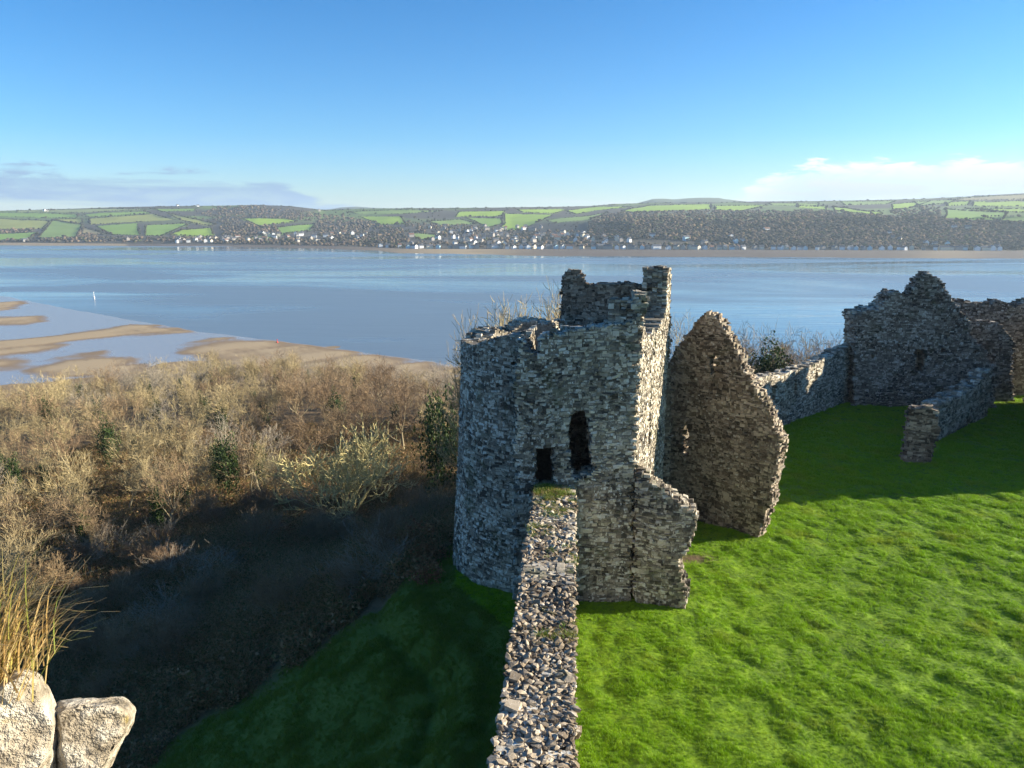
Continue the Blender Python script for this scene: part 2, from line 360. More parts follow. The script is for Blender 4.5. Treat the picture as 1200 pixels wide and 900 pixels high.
for b in bars:
    ins = inpoly(UU+wx*0.5, VV+wy*0.5, b); d = segdist(UU+wx*0.5, VV+wy*0.5, b)
    dry = np.maximum(dry, np.where(ins, 0.5+np.clip(d/22, 0, 0.5), 0.5-np.clip(d/12, 0, 0.5)))
sa1 = np.array(on_z(240, 386, SEA)[:2])-np.array(on_z(0, 412, SEA)[:2]); sa1 /= np.hypot(*sa1)
Sa, Sb = UU*sa1[0]+VV*sa1[1], -UU*sa1[1]+VV*sa1[0]
dry = np.clip(dry*0.9+0.06+(fbm(Sa/60, Sb/7, 41)-0.47)*0.9+(fbm(Sb/70+3, Sa/9, 43)-0.47)*0.35, 0, 1)
BZ = SEA+0.05+0.30*dry*dry+0.02*vs[:, None]+np.clip((150-VV)/60, 0, 1)*0.8
BZ[0] = SEA-0.3
V = np.stack([UU.ravel(), VV.ravel(), BZ.ravel()], 1)
i = np.arange(nu*nv).reshape(nv, nu); F = np.stack([i[:-1, :-1], i[1:, :-1], i[1:, 1:], i[:-1, 1:]], -1).reshape(-1, 4)
me = mesh('sand_flats', V, F, True); vcol(me, 'dry', dry.ravel())
def _sand(t, p, g):
    pos = g.outputs['Position']; a = t.add('ShaderNodeAttribute', attribute_name='dry').outputs['Fac']
    n = t.noise(t.scale(pos, (0.02, 0.09, 1)), 1.0, 4, 0.6, 0.4)
    d = t.step(t.math('ADD', a, t.math('MULTIPLY', t.math('SUBTRACT', n, 0.5), 0.5)), 0.34, 0.74)
    sand = t.mix(t.step(a, 0.6, 1.0), (0.235, 0.165, 0.10), (0.40, 0.30, 0.18))
    t.put(p.inputs['Base Color'], t.mix(d, (0.29, 0.265, 0.245), sand))
    t.put(p.inputs['Roughness'], t.math('SUBTRACT', t.math('MULTIPLY', d, 0.65), -0.25)); p.inputs['Specular IOR Level'].default_value = 0.5
    t.put(p.inputs['Specular IOR Level'], t.math('SUBTRACT', 0.6, t.math('MULTIPLY', d, 0.45)))
    bump(t, p, t.noise(t.scale(pos, (0.3, 0.8, 1)), 1.0, 3, 0.6), 0.25, 0.25)
M['sand'] = mat('wet and drying estuary sand', _sand)
obj('sand_flats', me, M['sand'], kind='structure')

# ------------------------------------------------------------ the far shore: foreshore, hills, fields, woods, village
LY = lambda px: np.interp(px, [-300, 0, 250, 430, 480, 800, 1200, 1500], [283, 284.5, 286.5, 289.5, 292, 293, 294.5, 296])
FY = lambda px: np.interp(px, [-300, 0, 250, 380, 440, 470, 560, 640, 900, 1200, 1500], [287.2, 287.6, 288.6, 291.5, 293.5, 296.5, 298, 300, 301.5, 303, 305])
TOPX = [-300, -100, 0, 60, 130, 200, 260, 300, 340, 380, 420, 480, 560, 640, 690, 720, 770, 840, 900, 960, 1020, 1080, 1130, 1170, 1200, 1300, 1500]
TOPY = [250, 248, 247, 245.5, 243, 241.5, 241, 240, 241.5, 246, 244.5, 244, 243.5, 242.5, 241.5, 239, 237.5, 237, 236, 235.5, 234.5, 233, 230.5, 228, 226.5, 223, 220]
def rings(px, t):
    b = np.clip((px-600)/140, 0, 1); r0 = 52/np.tan(PITCH+np.arctan((LY(px)-450)/FPX))*np.sqrt(1+((px-600)/FPX)**2)*0.985
    left = 1350*t**1.15; right = np.where(t < 0.62, 330*t/0.62, 330+1500*((t-0.62)/0.38)**1.15)
    return r0+left*(1-b)+right*b
TOP = lambda px: np.interp(px, TOPX, TOPY)
def hill(px, py):                            # a point of the hillside seen at (px, py)
    t = np.clip((LY(px)-py)/(LY(px)-TOP(px)), 0, 1); return at_r(px, py, rings(px, t))
npx, nt_ = 620, 64
PX = np.linspace(-300, 1500, npx); T = np.linspace(0, 1, nt_)
pp, tt = np.meshgrid(PX, T); yy = LY(pp)+(TOP(pp)-LY(pp))*tt; rr = rings(pp, tt)
ux = (pp-600)/FPX; vv = (450-yy)/FPX; dx, dy, dz_ = ux, cp+vv*sp, -sp+vv*cp; kk = rr/np.hypot(dx, dy)
HX, HY, HZ = dx*kk, dy*kk, dz_*kk+CAMZ
HZ = HZ+(fbm(HX/160, HY/160, 51, 3)-0.44)*9*np.clip(tt*6, 0, 1)*np.clip((1-tt)*8, 0, 1)
HZ[0] = SEA+1.6
# back slope behind the skyline and a lip down to the foreshore
bk = 2; HX = np.vstack([HX, HX[-1]*1.25, HX[-1]*2.2]); HY = np.vstack([HY, HY[-1]*1.25, HY[-1]*2.2]); HZ = np.vstack([HZ, HZ[-1]-25, HZ[-1]-90])
FIELDS = [  # (colour, outline in the photograph)
 ('olive', [(-60, 255), (0, 256), (58, 259), (50, 268), (0, 269), (-60, 268)]), ('green', [(-60, 274), (0, 274), (44, 272), (33, 280), (0, 282), (-60, 282)]),
 ('green', [(-60, 249), (0, 249.5), (92, 251), (90, 255.5), (0, 254), (-60, 253)]), ('mid', [(62, 258), (97, 263), (90, 277.5), (44, 279)]),
 ('olive', [(62, 257), (96, 256), (97, 261), (80, 260.5)]), ('olive', [(104, 256), (179, 250.5), (206, 258), (106, 263)]),
 ('green', [(98, 251), (170, 247.5), (178, 249.5), (105, 254.5)]), ('pale', [(20, 246.5), (130, 244.5), (180, 245), (96, 249), (20, 249)]),
 ('green', [(112, 265), (161, 262), (164, 276), (132, 275)]), ('tan', [(97, 266), (128, 275), (96, 274)]),
 ('green', [(171, 264), (224, 261), (189, 276), (170, 276)]), ('lime', [(200, 274), (214, 269), (247, 266.5), (250, 275), (232, 277)]),
 ('olive', [(195, 249), (250, 261.5), (248, 265), (212, 258)]), ('green', [(180, 245), (230, 244.5), (228, 247), (190, 248)]),
 ('lime', [(283, 255.5), (335, 256), (349, 259), (303, 264.5)]), ('green', [(323, 266), (370, 262), (363, 269.5), (330, 274)]), ('mid', [(290, 278), (320, 274), (326, 277), (300, 281)]),
 ('lime', [(420, 254), (470, 254), (475, 262), (446, 263), (432, 258)]), ('mid', [(408, 248), (470, 246), (520, 246.5), (470, 251), (420, 251)]),
 ('lime', [(591, 250), (648, 252), (614, 268.5), (582, 270), (592, 262)]), ('lime', [(538, 248), (592, 247), (588, 253), (534, 254)]),
 ('green', [(545, 255.5), (587, 255.5), (589, 262), (572, 267), (556, 259)]), ('lime', [(606, 245.5), (665, 245.3), (650, 250), (612, 248.5)]),
 ('mid', [(640, 258), (690, 253), (712, 249), (690, 258), (650, 262)]), ('lime', [(662, 247), (700, 242.5), (740, 242), (700, 247), (676, 251)]),
 ('mid', [(480, 272), (516, 275), (512, 281), (488, 279)]), ('mid', [(500, 259), (540, 257), (560, 262), (520, 264)]),
 ('lime', [(762, 240.5), (833, 239.2), (833, 245.5), (728, 249), (735, 246)]), ('lime', [(837, 241), (900, 240.5), (870, 247), (838, 246)]),
 ('mid', [(900, 238), (960, 238.5), (958, 242), (905, 240.5)]), ('lime', [(934, 240.5), (968, 241.5), (968, 246), (935, 243.5)]), ('lime', [(976, 242), (1035, 250), (1030, 252.5), (978, 246.5)]),
 ('mid', [(985, 236.5), (1050, 235.5), (1040, 239), (990, 240)]), ('lime', [(1045, 239.5), (1090, 235.5), (1066, 244), (1046, 245)]), ('mid', [(1070, 236), (1120, 234), (1112, 238), (1078, 241)]),
 ('lime', [(1108, 237.5), (1137, 236), (1134, 240), (1110, 241)]), ('lime', [(1140, 236.5), (1260, 234), (1260, 243), (1140, 241.5)]), ('green', [(1108, 245), (1180, 249), (1175, 257), (1107, 256), (1110, 250)]),
 ('lime', [(1130, 244), (1260, 246), (1260, 252), (1180, 248)]), ('tan', [(1110, 234), (1170, 229.5), (1260, 226), (1260, 232), (1130, 235)]), ('mid', [(1150, 253), (1260, 254), (1260, 262), (1180, 260)]),
 ('mid', [(-240, 256), (-70, 254), (-70, 268), (-240, 270)]), ('green', [(-240, 272), (-70, 271), (-70, 282), (-240, 282)]), ('lime', [(1270, 232), (1450, 226), (1450, 245), (1270, 250)])]
FC = dict(olive=(0.28, 0.30, 0.065), green=(0.19, 0.31, 0.045), mid=(0.205, 0.295, 0.065), pale=(0.24, 0.28, 0.10), tan=(0.33, 0.27, 0.125), lime=(0.28, 0.41, 0.035))
allp = np.vstack([pp, pp[-1:], pp[-1:]]); ally = np.vstack([yy, yy[-1:], yy[-1:]])
colr = np.empty(allp.shape+(3,)); nz = fbm(HX/240, HY/240, 61)
base = np.array([0.075, 0.064, 0.048]); base2 = np.array([0.13, 0.185, 0.045])
up = np.clip((fbm(HX/300, HY/300, 67)-0.40)*7, 0, 1)*np.clip((264-ally)/10, 0, 1)
colr[:] = base*(1-up[..., None])+base2*up[..., None]
for c, poly in FIELDS: colr[inpoly(allp, ally, poly)] = FC[c]
V = np.stack([HX.ravel(), HY.ravel(), HZ.ravel()], 1); nr = nt_+2
i = np.arange(npx*nr).reshape(nr, npx); F = np.stack([i[:-1, :-1], i[:-1, 1:], i[1:, 1:], i[1:, :-1]], -1).reshape(-1, 4)
me = mesh('hills', V, F, True); vcol(me, 'cover', colr.reshape(-1, 3))
def _hill(t, p, g):
    a = t.add('ShaderNodeAttribute', attribute_name='cover').outputs['Color']; pos = g.outputs['Position']
    n = t.noise(pos, 0.012, 4, 0.6); k = t.math('ADD', 0.72, t.math('MULTIPLY', n, 0.56))
    sv = t.add('ShaderNodeVectorMath', operation='SCALE'); t.put(sv.inputs[0], a); t.put(sv.inputs['Scale'], k); t.put(p.inputs['Base Color'], sv.outputs[0])
M['hill'] = mat('far farmland', _hill)
obj('hills', me, M['hill'], kind='structure')
# higher, more distant ridge lines
def ridge(name, pxs, ys, r, col):
    pts = [at_r(x, y, r) for x, y in zip(pxs, ys)]; n = len(pts); V = []
    for k, s_ in ((0, 0.62), (1, 1.0), (2, 1.3)):
        for p in pts: V.append((p[0]*s_, p[1]*s_, p[2] if k == 1 else (p[2]*0.5-20 if k == 0 else p[2]-80)))
    F = [[k*n+j, k*n+j+1, (k+1)*n+j+1, (k+1)*n+j] for k in range(2) for j in range(n-1)]
    obj(name, mesh(name, np.array(V), np.array(F), True), col, kind='structure')
xs = np.arange(735, 925, 6.0)
ridge('distant_hill', xs, np.interp(xs, [735, 752, 765, 778, 790, 810, 845, 850, 875, 925], [241, 236.5, 233.0, 232.8, 233.5, 232, 231.6, 233.5, 236, 241])+(vnoise(xs/9, xs*0, 3)-.5)*0.7, 5200, flat('distant moor', (0.075, 0.095, 0.045), 0.95, 0.4, 0.006))
xs = np.arange(340, 500, 6.0)
ridge('distant_ridge', xs, np.interp(xs, [340, 385, 400, 418, 440, 500], [246, 245.5, 243, 242.2, 243.5, 246]), 6500, flat('distant ridge', (0.06, 0.075, 0.05), 0.95, 0.3, 0.006))
# foreshore strip: sand spit on the left of the village, mud to the right
pxs = np.linspace(-300, 1500, 300); A_ = [], []
rows_ = []
for f in np.linspace(-0.08, 1.12, 8):
    y_ = LY(pxs)+(FY(pxs)-LY(pxs))*f
    y_ = y_+(vnoise(pxs/22, pxs*0+f*3, 77)-0.5)*1.6*max(0, f-0.4)
    rows_.append([on_z(a, b, SEA+1.55*(1-f)+0.01 if f < 1 else SEA-0.15) for a, b in zip(pxs, y_)])
V = np.array(rows_).reshape(-1, 3); i = np.arange(8*300).reshape(8, 300); F = np.stack([i[:-1, :-1], i[1:, :-1], i[1:, 1:], i[:-1, 1:]], -1).reshape(-1, 4)
me = mesh('far_foreshore', V, F, True)
px_all = np.tile(pxs, 8); fr = np.repeat(np.linspace(0, 1, 8), 300)
sa = np.exp(-((px_all-530)/75)**2)+0.75*(px_all < 150)+0.5*np.exp(-((px_all-1110)/40)**2)
sa = np.clip(sa, 0, 1)[:, None]
vcol(me, 'cover', np.array([0.115, 0.088, 0.068])*(1-sa)+np.array([0.33, 0.245, 0.14])*sa)
obj('far_foreshore', me, M['hill'], kind='structure')

# blobs: rough low-poly crowns, joined (a wood that reads as one mass)
t_ = (1+5**.5)/2
ICO_V = np.array([(-1, t_, 0), (1, t_, 0), (-1, -t_, 0), (1, -t_, 0), (0, -1, t_), (0, 1, t_), (0, -1, -t_), (0, 1, -t_), (t_, 0, -1), (t_, 0, 1), (-t_, 0, -1), (-t_, 0, 1)])/math.sqrt(1+t_*t_)
ICO_F = np.array([(0, 11, 5), (0, 5, 1), (0, 1, 7), (0, 7, 10), (0, 10, 11), (1, 5, 9), (5, 11, 4), (11, 10, 2), (10, 7, 6), (7, 1, 8), (3, 9, 4), (3, 4, 2), (3, 2, 6), (3, 6, 8), (3, 8, 9), (4, 9, 5), (2, 4, 11), (6, 2, 10), (8, 6, 7), (9, 8, 1)])
def blobs(P, S, r, jit=0.28):
    n = len(P); V = ICO_V[None]*(1+r.normal(0, jit, (n, 12, 1))); a = r.uniform(0, 6.28, n)
    x = V[..., 0]*np.cos(a)[:, None]-V[..., 1]*np.sin(a)[:, None]; y = V[..., 0]*np.sin(a)[:, None]+V[..., 1]*np.cos(a)[:, None]
    V = np.stack([x, y, V[..., 2]], -1)*S[:, None, :]+P[:, None, :]
    return V.reshape(-1, 3), (ICO_F[None]+12*np.arange(n)[:, None, None]).reshape(-1, 3)
def wood_mat(name, stops):
    def b(t, p, g):
        c = t.ramp(g.outputs['Random Per Island'], stops); n = t.noise(g.outputs['Position'], 0.5, 3, 0.7)
        t.put(p.inputs['Base Color'], t.mix(t.math('MULTIPLY', t.step(n, 0.4, 0.75), 0.5), c, (0.06, 0.05, 0.045))); p.inputs['Roughness'].default_value = 1; p.inputs['Specular IOR Level'].default_value = 0
        pn = t.noise(g.outputs['Position'], 0.009, 4, 0.65); cc = t.mix(t.step(pn, 0.4, 0.62), c, t.mix(0.75, c, (0.062, 0.066, 0.058))); t.put(p.inputs['Base Color'], cc)
        tl = t.add('ShaderNodeBsdfTranslucent'); t.put(tl.inputs[0], cc); mx = t.add('ShaderNodeMixShader'); mx.inputs[0].default_value = 0.42
        t.put(mx.inputs[1], p.outputs[0]); t.put(mx.inputs[2], tl.outputs[0]); out = [q for q in t.n if q.type == 'OUTPUT_MATERIAL'][0]; t.put(out.inputs[0], mx.outputs[0])
    return mat(name, b)
M['far_wood'] = wood_mat('far bare winter wood', [(0.0, (0.13, 0.10, 0.09)), (0.45, (0.205, 0.15, 0.115)), (0.78, (0.33, 0.24, 0.15)), (0.92, (0.10, 0.115, 0.055)), (1.0, (0.06, 0.085, 0.04))])
M['far_hedge'] = wood_mat('far hedgerow', [(0.0, (0.035, 0.04, 0.018)), (0.6, (0.06, 0.055, 0.028)), (1.0, (0.085, 0.065, 0.04))])
WOODS = [([(250, 243), (300, 240.5), (350, 247), (385, 252), (420, 256), (380, 262), (345, 257), (290, 254), (258, 262), (235, 250)], 620),
 ([(256, 262), (280, 258), (300, 264), (302, 279), (262, 279)], 260), ([(372, 258), (415, 255), (440, 263), (470, 268), (480, 284), (410, 284), (372, 276), (365, 268)], 620),
 ([(300, 266), (322, 262), (328, 276), (300, 277)], 130), ([(0, 268), (40, 266), (42, 271), (0, 275)], 110), ([(-60, 281), (110, 278), (250, 278), (250, 284), (-60, 284)], 420),
 ([(86, 274), (92, 266), (97, 274), (116, 273), (112, 279), (88, 279)], 110), ([(250, 279), (430, 280), (470, 286), (480, 291), (430, 289), (250, 285)], 420), ([(466, 258), (500, 262), (560, 262), (640, 270), (690, 272), (690, 286), (560, 284), (490, 272)], 420),
 ([(690, 256), (730, 248), (830, 247), (900, 247), (980, 250), (1040, 254), (1105, 258), (1260, 262), (1260, 292), (900, 288), (820, 282), (760, 280), (690, 280)], 8500),
 ([(1040, 247), (1080, 240), (1100, 243), (1105, 258), (1060, 258)], 260), ([(930, 246), (980, 248), (1030, 253), (980, 255), (930, 251)], 160), ([(840, 272), (900, 268), (940, 280), (900, 287), (850, 285)], 160),
 ([(480, 284), (690, 284), (900, 287), (1200, 290), (1200, 293), (900, 291), (690, 290), (480, 290)], 360), ([(-280, 268), (-70, 268), (-70, 284), (-280, 284)], 200), ([(1270, 255), (1480, 250), (1480, 292), (1270, 292)], 500)]
wr = np.random.default_rng(11); P_, S_ = [], []
def in_fields(x, y):
    m = np.zeros(np.shape(x), bool)
    for _, f in FIELDS: m |= inpoly(x, y, f)
    return m
for poly, n in WOODS:
    xs_ = [p[0] for p in poly]; ys_ = [p[1] for p in poly]
    x, y = wr.uniform(min(xs_), max(xs_), n*6), wr.uniform(min(ys_), max(ys_), n*6)
    k = inpoly(x, y, poly); x, y = x[k][:n], y[k][:n]; k = ~in_fields(x, y); x, y = x[k], y[k]; m = len(x)
    s = wr.uniform(0.6, 1.25, m); p = hill(x, y); p[:, 2] += 2.0*s; P_.append(p); S_.append(np.stack([4.6*s, 4.6*s, 3.0*s*wr.uniform(0.7, 1.3, m)], 1))
P_, S_ = np.concatenate(P_), np.concatenate(S_)
V, F = blobs(np.array(P_), np.array(S_), wr, 0.2)
obj('far_woodland', mesh('far_woodland', V, F, True), M['far_wood'], kind='stuff', label='bare brown winter woods on the far hillside', cat='woodland')
P_, S_ = [], []
for _, poly in FIELDS:
    for (x0, y0), (x1, y1) in zip(poly, poly[1:]+poly[:1]):
        a, b = hill(x0, y0), hill(x1, y1); L = np.hypot(*(b-a)[:2]); k = max(2, int(L/6.5))
        f = (np.arange(k)+wr.random(k))/k; f = f[wr.random(k) > 0.12]; m = len(f)
        if not m: continue
        p = hill(x0+(x1-x0)*f, y0+(y1-y0)*f); s = wr.uniform(0.5, 1.15, m)*np.where(wr.random(m) < 0.05, 2.2, 1)
        p[:, 2] += 0.6*s; P_.append(p); S_.append(np.stack([2.6*s, 2.6*s, 2.1*s], 1))
x = np.arange(-60, 1260, 3.0); x = x[wr.random(len(x)) < 0.62]; m = len(x); s = wr.uniform(0.5, 1.3, m)   # along the skyline
P_.append(hill(x, TOP(x)+wr.uniform(0.2, 1.0, m))); S_.append(np.stack([5*s, 5*s, 3.2*s], 1))
x = wr.uniform(-60, 1260, 700); y = LY(x)+(TOP(x)-LY(x))*wr.uniform(0.25, 0.98, 700); k = ~in_fields(x, y); x, y = x[k], y[k]
s = wr.uniform(0.7, 1.5, len(x)); p = hill(x, y); p[:, 2] += s; P_.append(p); S_.append(np.stack([3*s]*3, 1))
P_, S_ = np.concatenate(P_), np.concatenate(S_)
V, F = blobs(np.array(P_), np.array(S_), wr)
obj('far_hedgerows', mesh('far_hedgerows', V, F), M['far_hedge'], kind='stuff', label='dark hedgerows and bushes between the far fields', cat='hedge')

# houses of the village
M['h_white'] = flat('white render', (0.78, 0.77, 0.74), 0.8, 0.06, 0.3); M['h_cream'] = flat('cream render', (0.66, 0.58, 0.44), 0.8, 0.06, 0.3)
M['h_blue'] = flat('pale blue render', (0.42, 0.62, 0.68), 0.8, 0.06, 0.3); M['h_grey'] = flat('grey stone house wall', (0.34, 0.31, 0.28), 0.8, 0.1, 0.3)
M['slate'] = flat('slate roof', (0.085, 0.09, 0.105), 0.6, 0.15, 0.4); M['tile'] = flat('brown tiled roof', (0.20, 0.11, 0.075), 0.8, 0.15, 0.4)
def house_parts(w_, d_, h_, rh):
    x, y = w_/2, d_/2
    V = [(-x, -y, -4), (x, -y, -4), (x, y, -4), (-x, y, -4), (-x, -y, h_), (x, -y, h_), (x, y, h_), (-x, y, h_), (-x, 0, h_+rh), (x, 0, h_+rh)]
    wall = mesh('wall', np.array(V), [np.array([[0, 1, 5, 4], [2, 3, 7, 6]]), np.array([[1, 2, 6, 9, 5], [3, 0, 4, 8, 7]])])
    o = 0.5; k = rh/y; V = []
    for sy in (-1, 1):
        for xx in (-x-o, x+o): V += [(xx, sy*(y+o), h_-o*k+0.1), (xx, 0, h_+rh+0.1), (xx, sy*(y+o), h_-o*k+0.4), (xx, 0, h_+rh+0.42)]
    F = []
    for b in (0, 8): F += [[b, b+1, b+5, b+4], [b+2, b+6, b+7, b+3], [b, b+4, b+6, b+2], [b, b+2, b+3, b+1], [b+4, b+5, b+7, b+6]]
    roof = mesh('roof', np.array(V), np.array(F))
    ch = mesh('chimney', boxes([[x-1.5, -0.6, h_+rh-0.8]], [[x-0.3, 0.6, h_+rh+1.4]]).reshape(-1, 3), box_arrays(1))
    return wall, roof, ch
HP = [house_parts(9, 8, 5.2, 2.8), house_parts(13, 8, 5.4, 3.0), house_parts(7, 8.5, 5.6, 3.2), house_parts(18, 9, 6.0, 3.0)]
hr = random.Random(5); spots = []
x = 446
while x < 1175:                                                        # the row of houses along the far shore
    spots.append((x, float(LY(x))-0.8+hr.uniform(-0.5, 0.4), 'shore')); x += hr.choice([6.5, 7.5, 8.5, 10, 14])
for k in range(100):                                                    # the village climbing the valley
    x = hr.gauss(590, 55); x = min(695, max(482, x)); y = hr.uniform(266 if x < 640 else 273, 288); spots.append((x, y, 'village'))
for k in range(14): spots.append((hr.uniform(700, 870), hr.uniform(277, 287), 'wooded'))
for x, y in ((898, 271), (1046, 281), (1054, 283), (1085, 287), (1095, 288), (1110, 287.5), (1118, 268), (1134, 268.5), (1168, 291), (1042, 275)): spots.append((x, y, 'right'))
for k in range(30): spots.append((hr.uniform(196, 300), hr.uniform(279, 284.5), 'left'))
for k in range(34): spots.append((hr.uniform(300, 432), hr.uniform(274.5, 281) if hr.random() < 0.8 else hr.uniform(281, 285), 'left_village'))
for x, y in ((52, 247.5), (56, 248), (208, 242), (232, 242.3), (374, 247.4), (150, 281.5), (30, 283)): spots.append((x, y, 'farm'))
spots += [(660, 276.5, 'terrace'), (665, 276.5, 'terrace'), (670, 276.6, 'terrace'), (675, 276.7, 'terrace'), (680, 276.8, 'terrace')]
WORDS = dict(shore='in the row along the far shore', village='in the village climbing the far valley', wooded='below the far wooded bluff', right='among the far woods at right',
             left='by the far shore below the hedged fields', left_village='in the hamlet left of the main village', farm='standing alone among the far fields', terrace='in the tall terrace above the far shore')
ORD = ['first', 'second', 'third', 'fourth', 'fifth', 'sixth', 'seventh', 'eighth', 'ninth', 'tenth', 'eleventh', 'twelfth', 'thirteenth', 'fourteenth', 'fifteenth', 'sixteenth', 'seventeenth', 'eighteenth', 'nineteenth', 'twentieth']
def ordinal(n):
    if n >= 99: return 'hundred and '+ordinal(n-100) if n > 99 else 'hundredth'
    if n < 20: return ORD[n]
    tens = ['', '', 'twenty', 'thirty', 'forty', 'fifty', 'sixty', 'seventy', 'eighty', 'ninety'][(n+1)//10]
    u = (n+1) % 10
    if u == 0: return (tens[:-1]+'ieth')
    return tens+'-'+ORD[u-1]
cnt = {}
for x, y, zone in sorted(spots):
    p = hill(x, y); n = cnt.get(zone, 0); cnt[zone] = n+1
    kind = 2 if zone == 'terrace' else hr.choice([0, 0, 1, 2, 2, 3] if zone == 'shore' else [0, 0, 1, 2])
    cn = hr.choice(['white', 'white', 'white', 'cream', 'grey', 'grey', 'blue'] if zone in ('shore', 'wooded', 'right') else ['white', 'white', 'cream', 'grey', 'grey'])
    rz = math.atan2(-p[0], p[1])+hr.uniform(-0.2, 0.9)+(math.pi/2 if hr.random() < (0.4 if zone != 'terrace' else 1) else 0)
    o = thing('house', '%s house %s, %s from left' % ({'white': 'white', 'cream': 'cream', 'grey': 'grey stone', 'blue': 'pale blue'}[cn], WORDS[zone], ordinal(n)), 'house', p+np.array([0, 0, 0.4]), 'houses of the far village', rz)
    wl, rf, ch = HP[kind]; tl = hr.random() < 0.2
    for nm, me_, m_ in (('wall', wl, M['h_'+cn]), ('roof', rf, M['tile' if tl else 'slate']), ('chimney', ch, M['h_grey'])):
        if not me_.materials: me_.materials.append(None)
        q = obj(nm, me_, None, o); q.material_slots[0].link = 'OBJECT'; q.material_slots[0].material = m_
#MARK_CASTLE
# ------------------------------------------------------------ castle: the near curtain wall
def rocks(n, r, jit=0.16, sub=0):
    out = []
    for k in range(n):
        V = ICO_V*0.55+np.sign(ICO_V)*0.5*(np.abs(ICO_V) > 0.3); V = V*(1+r.normal(0, 0.14, (12, 1)))+r.normal(0, 0.12, (12, 3)); V = V*np.array([1, r.uniform(0.55, 0.95), r.uniform(0.3, 0.55)])*0.95; out.append(mesh('stone', V, ICO_F))
    return out
u_ = (WALL_B-WALL_A)/np.hypot(*(WALL_B-WALL_A)); nl = np.array([-u_[1], u_[0]]); WT = 1.8
CA = WALL_A-nl*WT/2; LEN = np.hypot(*(WALL_B-WALL_A))
wall_map = lambda s, w_, z: np.stack([CA[0]+s*u_[0]+w_*nl[0], CA[1]+s*u_[1]+w_*nl[1], z], 1)
def wtop(s): return 5.92+(fbm(s/2.2, s*0, 71, 3)-0.44)*0.5
cw = thing('curtain_wall', 'long rubble-topped curtain wall running from the foreground to the tower', 'wall', (0, 0, 0))
masonry_part(cw, 'wall_masonry', lambda s, z: (s > 8) & (s < LEN+0.4) & (z < wtop(s)), wall_map, 8, LEN+0.5, WT, -1.5, 6.4, ds=0.26, dz=0.12, dw=0.3, seed=21, mat='stone', proud=0.03, wavy=0.0)
masonry_part(cw, 'near_masonry', lambda s, z: (s > 0.6) & (s < 8.2) & (z < wtop(s)), wall_map, 0.6, 8.3, WT, -1.5, 6.4, ds=0.5, dz=0.25, dw=0.6, seed=22, mat='stone', wavy=0.0)
rr_ = np.random.default_rng(5); RK = rocks(14, rr_)
for m_ in RK: m_.materials.append(M['stone_pale'])
N = 14000; size = np.clip(rr_.gamma(3.0, 0.017, N), 0.025, 0.15); ss_ = rr_.uniform(9, LEN-0.9, N); ww_ = rr_.uniform(-0.06, WT+0.08, N)
order = np.argsort(-size); cell = {}; keep = []
for j in order:
    a, b, c = ss_[j], ww_[j], size[j]; ok = True; key = (int(a/0.5), int(b/0.5))
    for da in (-1, 0, 1):
        for db in (-1, 0, 1):
            for q in cell.get((key[0]+da, key[1]+db), ()):
                if (ss_[q]-a)**2+(ww_[q]-b)**2 < ((size[q]+c)*0.62)**2: ok = False; break
            if not ok: break
        if not ok: break
    if ok: cell.setdefault(key, []).append(j); keep.append(j)
keep = np.array(keep); keep = keep[~((ss_[keep] > 31.4) & (rr_.random(len(keep)) < 0.6))]
show = size[keep]/(ss_[keep]+6); top300 = set(keep[np.argsort(-show)][:290].tolist())
Vs, cnt_ = [], 0
for j in keep:
    p = wall_map(np.array([ss_[j]]), np.array([ww_[j]]), np.array([wtop(ss_[j])+size[j]*0.05+0.03]))[0]
    e = rr_.normal(0, 0.26, 2); rz = rr_.uniform(0, 6.28); mrot = Matrix.Rotation(rz, 3, 'Z') @ Matrix.Rotation(e[0], 3, 'X') @ Matrix.Rotation(e[1], 3, 'Y')
    sx = size[j]*np.array([1, 1, 1.0])
    if j in top300:
        o = obj('stone', RK[j % 14], None, cw); o.location = p; o.rotation_euler = mrot.to_euler(); o.scale = sx
    else:
        V = np.empty(36, np.float32); RK[j % 14].vertices.foreach_get('co', V); Vs.append((V.reshape(12, 3)*sx) @ np.array(mrot).T+p)
V = np.concatenate(Vs); o = obj('rubble', mesh('rubble', V, (ICO_F[None]+12*np.arange(len(Vs))[:, None, None]).reshape(-1, 3)), M['stone_pale'], cw); o['kind'] = 'stuff'
for a, b, sx in ((16.8, 1.52, (0.20, 0.17, 0.09)), (18.0, 1.60, (0.16, 0.13, 0.08)), (13.3, 1.5, (0.2, 0.13, 0.09)), (14.0, 1.45, (0.15, 0.11, 0.07)), (17.9, -0.10, (0.13, 0.11, 0.12))):
    me_ = mesh('stone', (boxes([[-1, -1, -1]], [[1, 1, 1]])[0]+rr_.normal(0, 0.2, (8, 3))), BOXF); me_.materials.append(M['stone_pale'])
    o = obj('stone', me_, None, cw); o.location = wall_map(np.array([a]), np.array([b]), np.array([wtop(a)+0.08 if b > 0 else wtop(a)-1.4]))[0]; o.scale = sx; o.rotation_euler = (rr_.uniform(-.2, .2), rr_.uniform(-.2, .2), rr_.uniform(-0.5, 0.5))

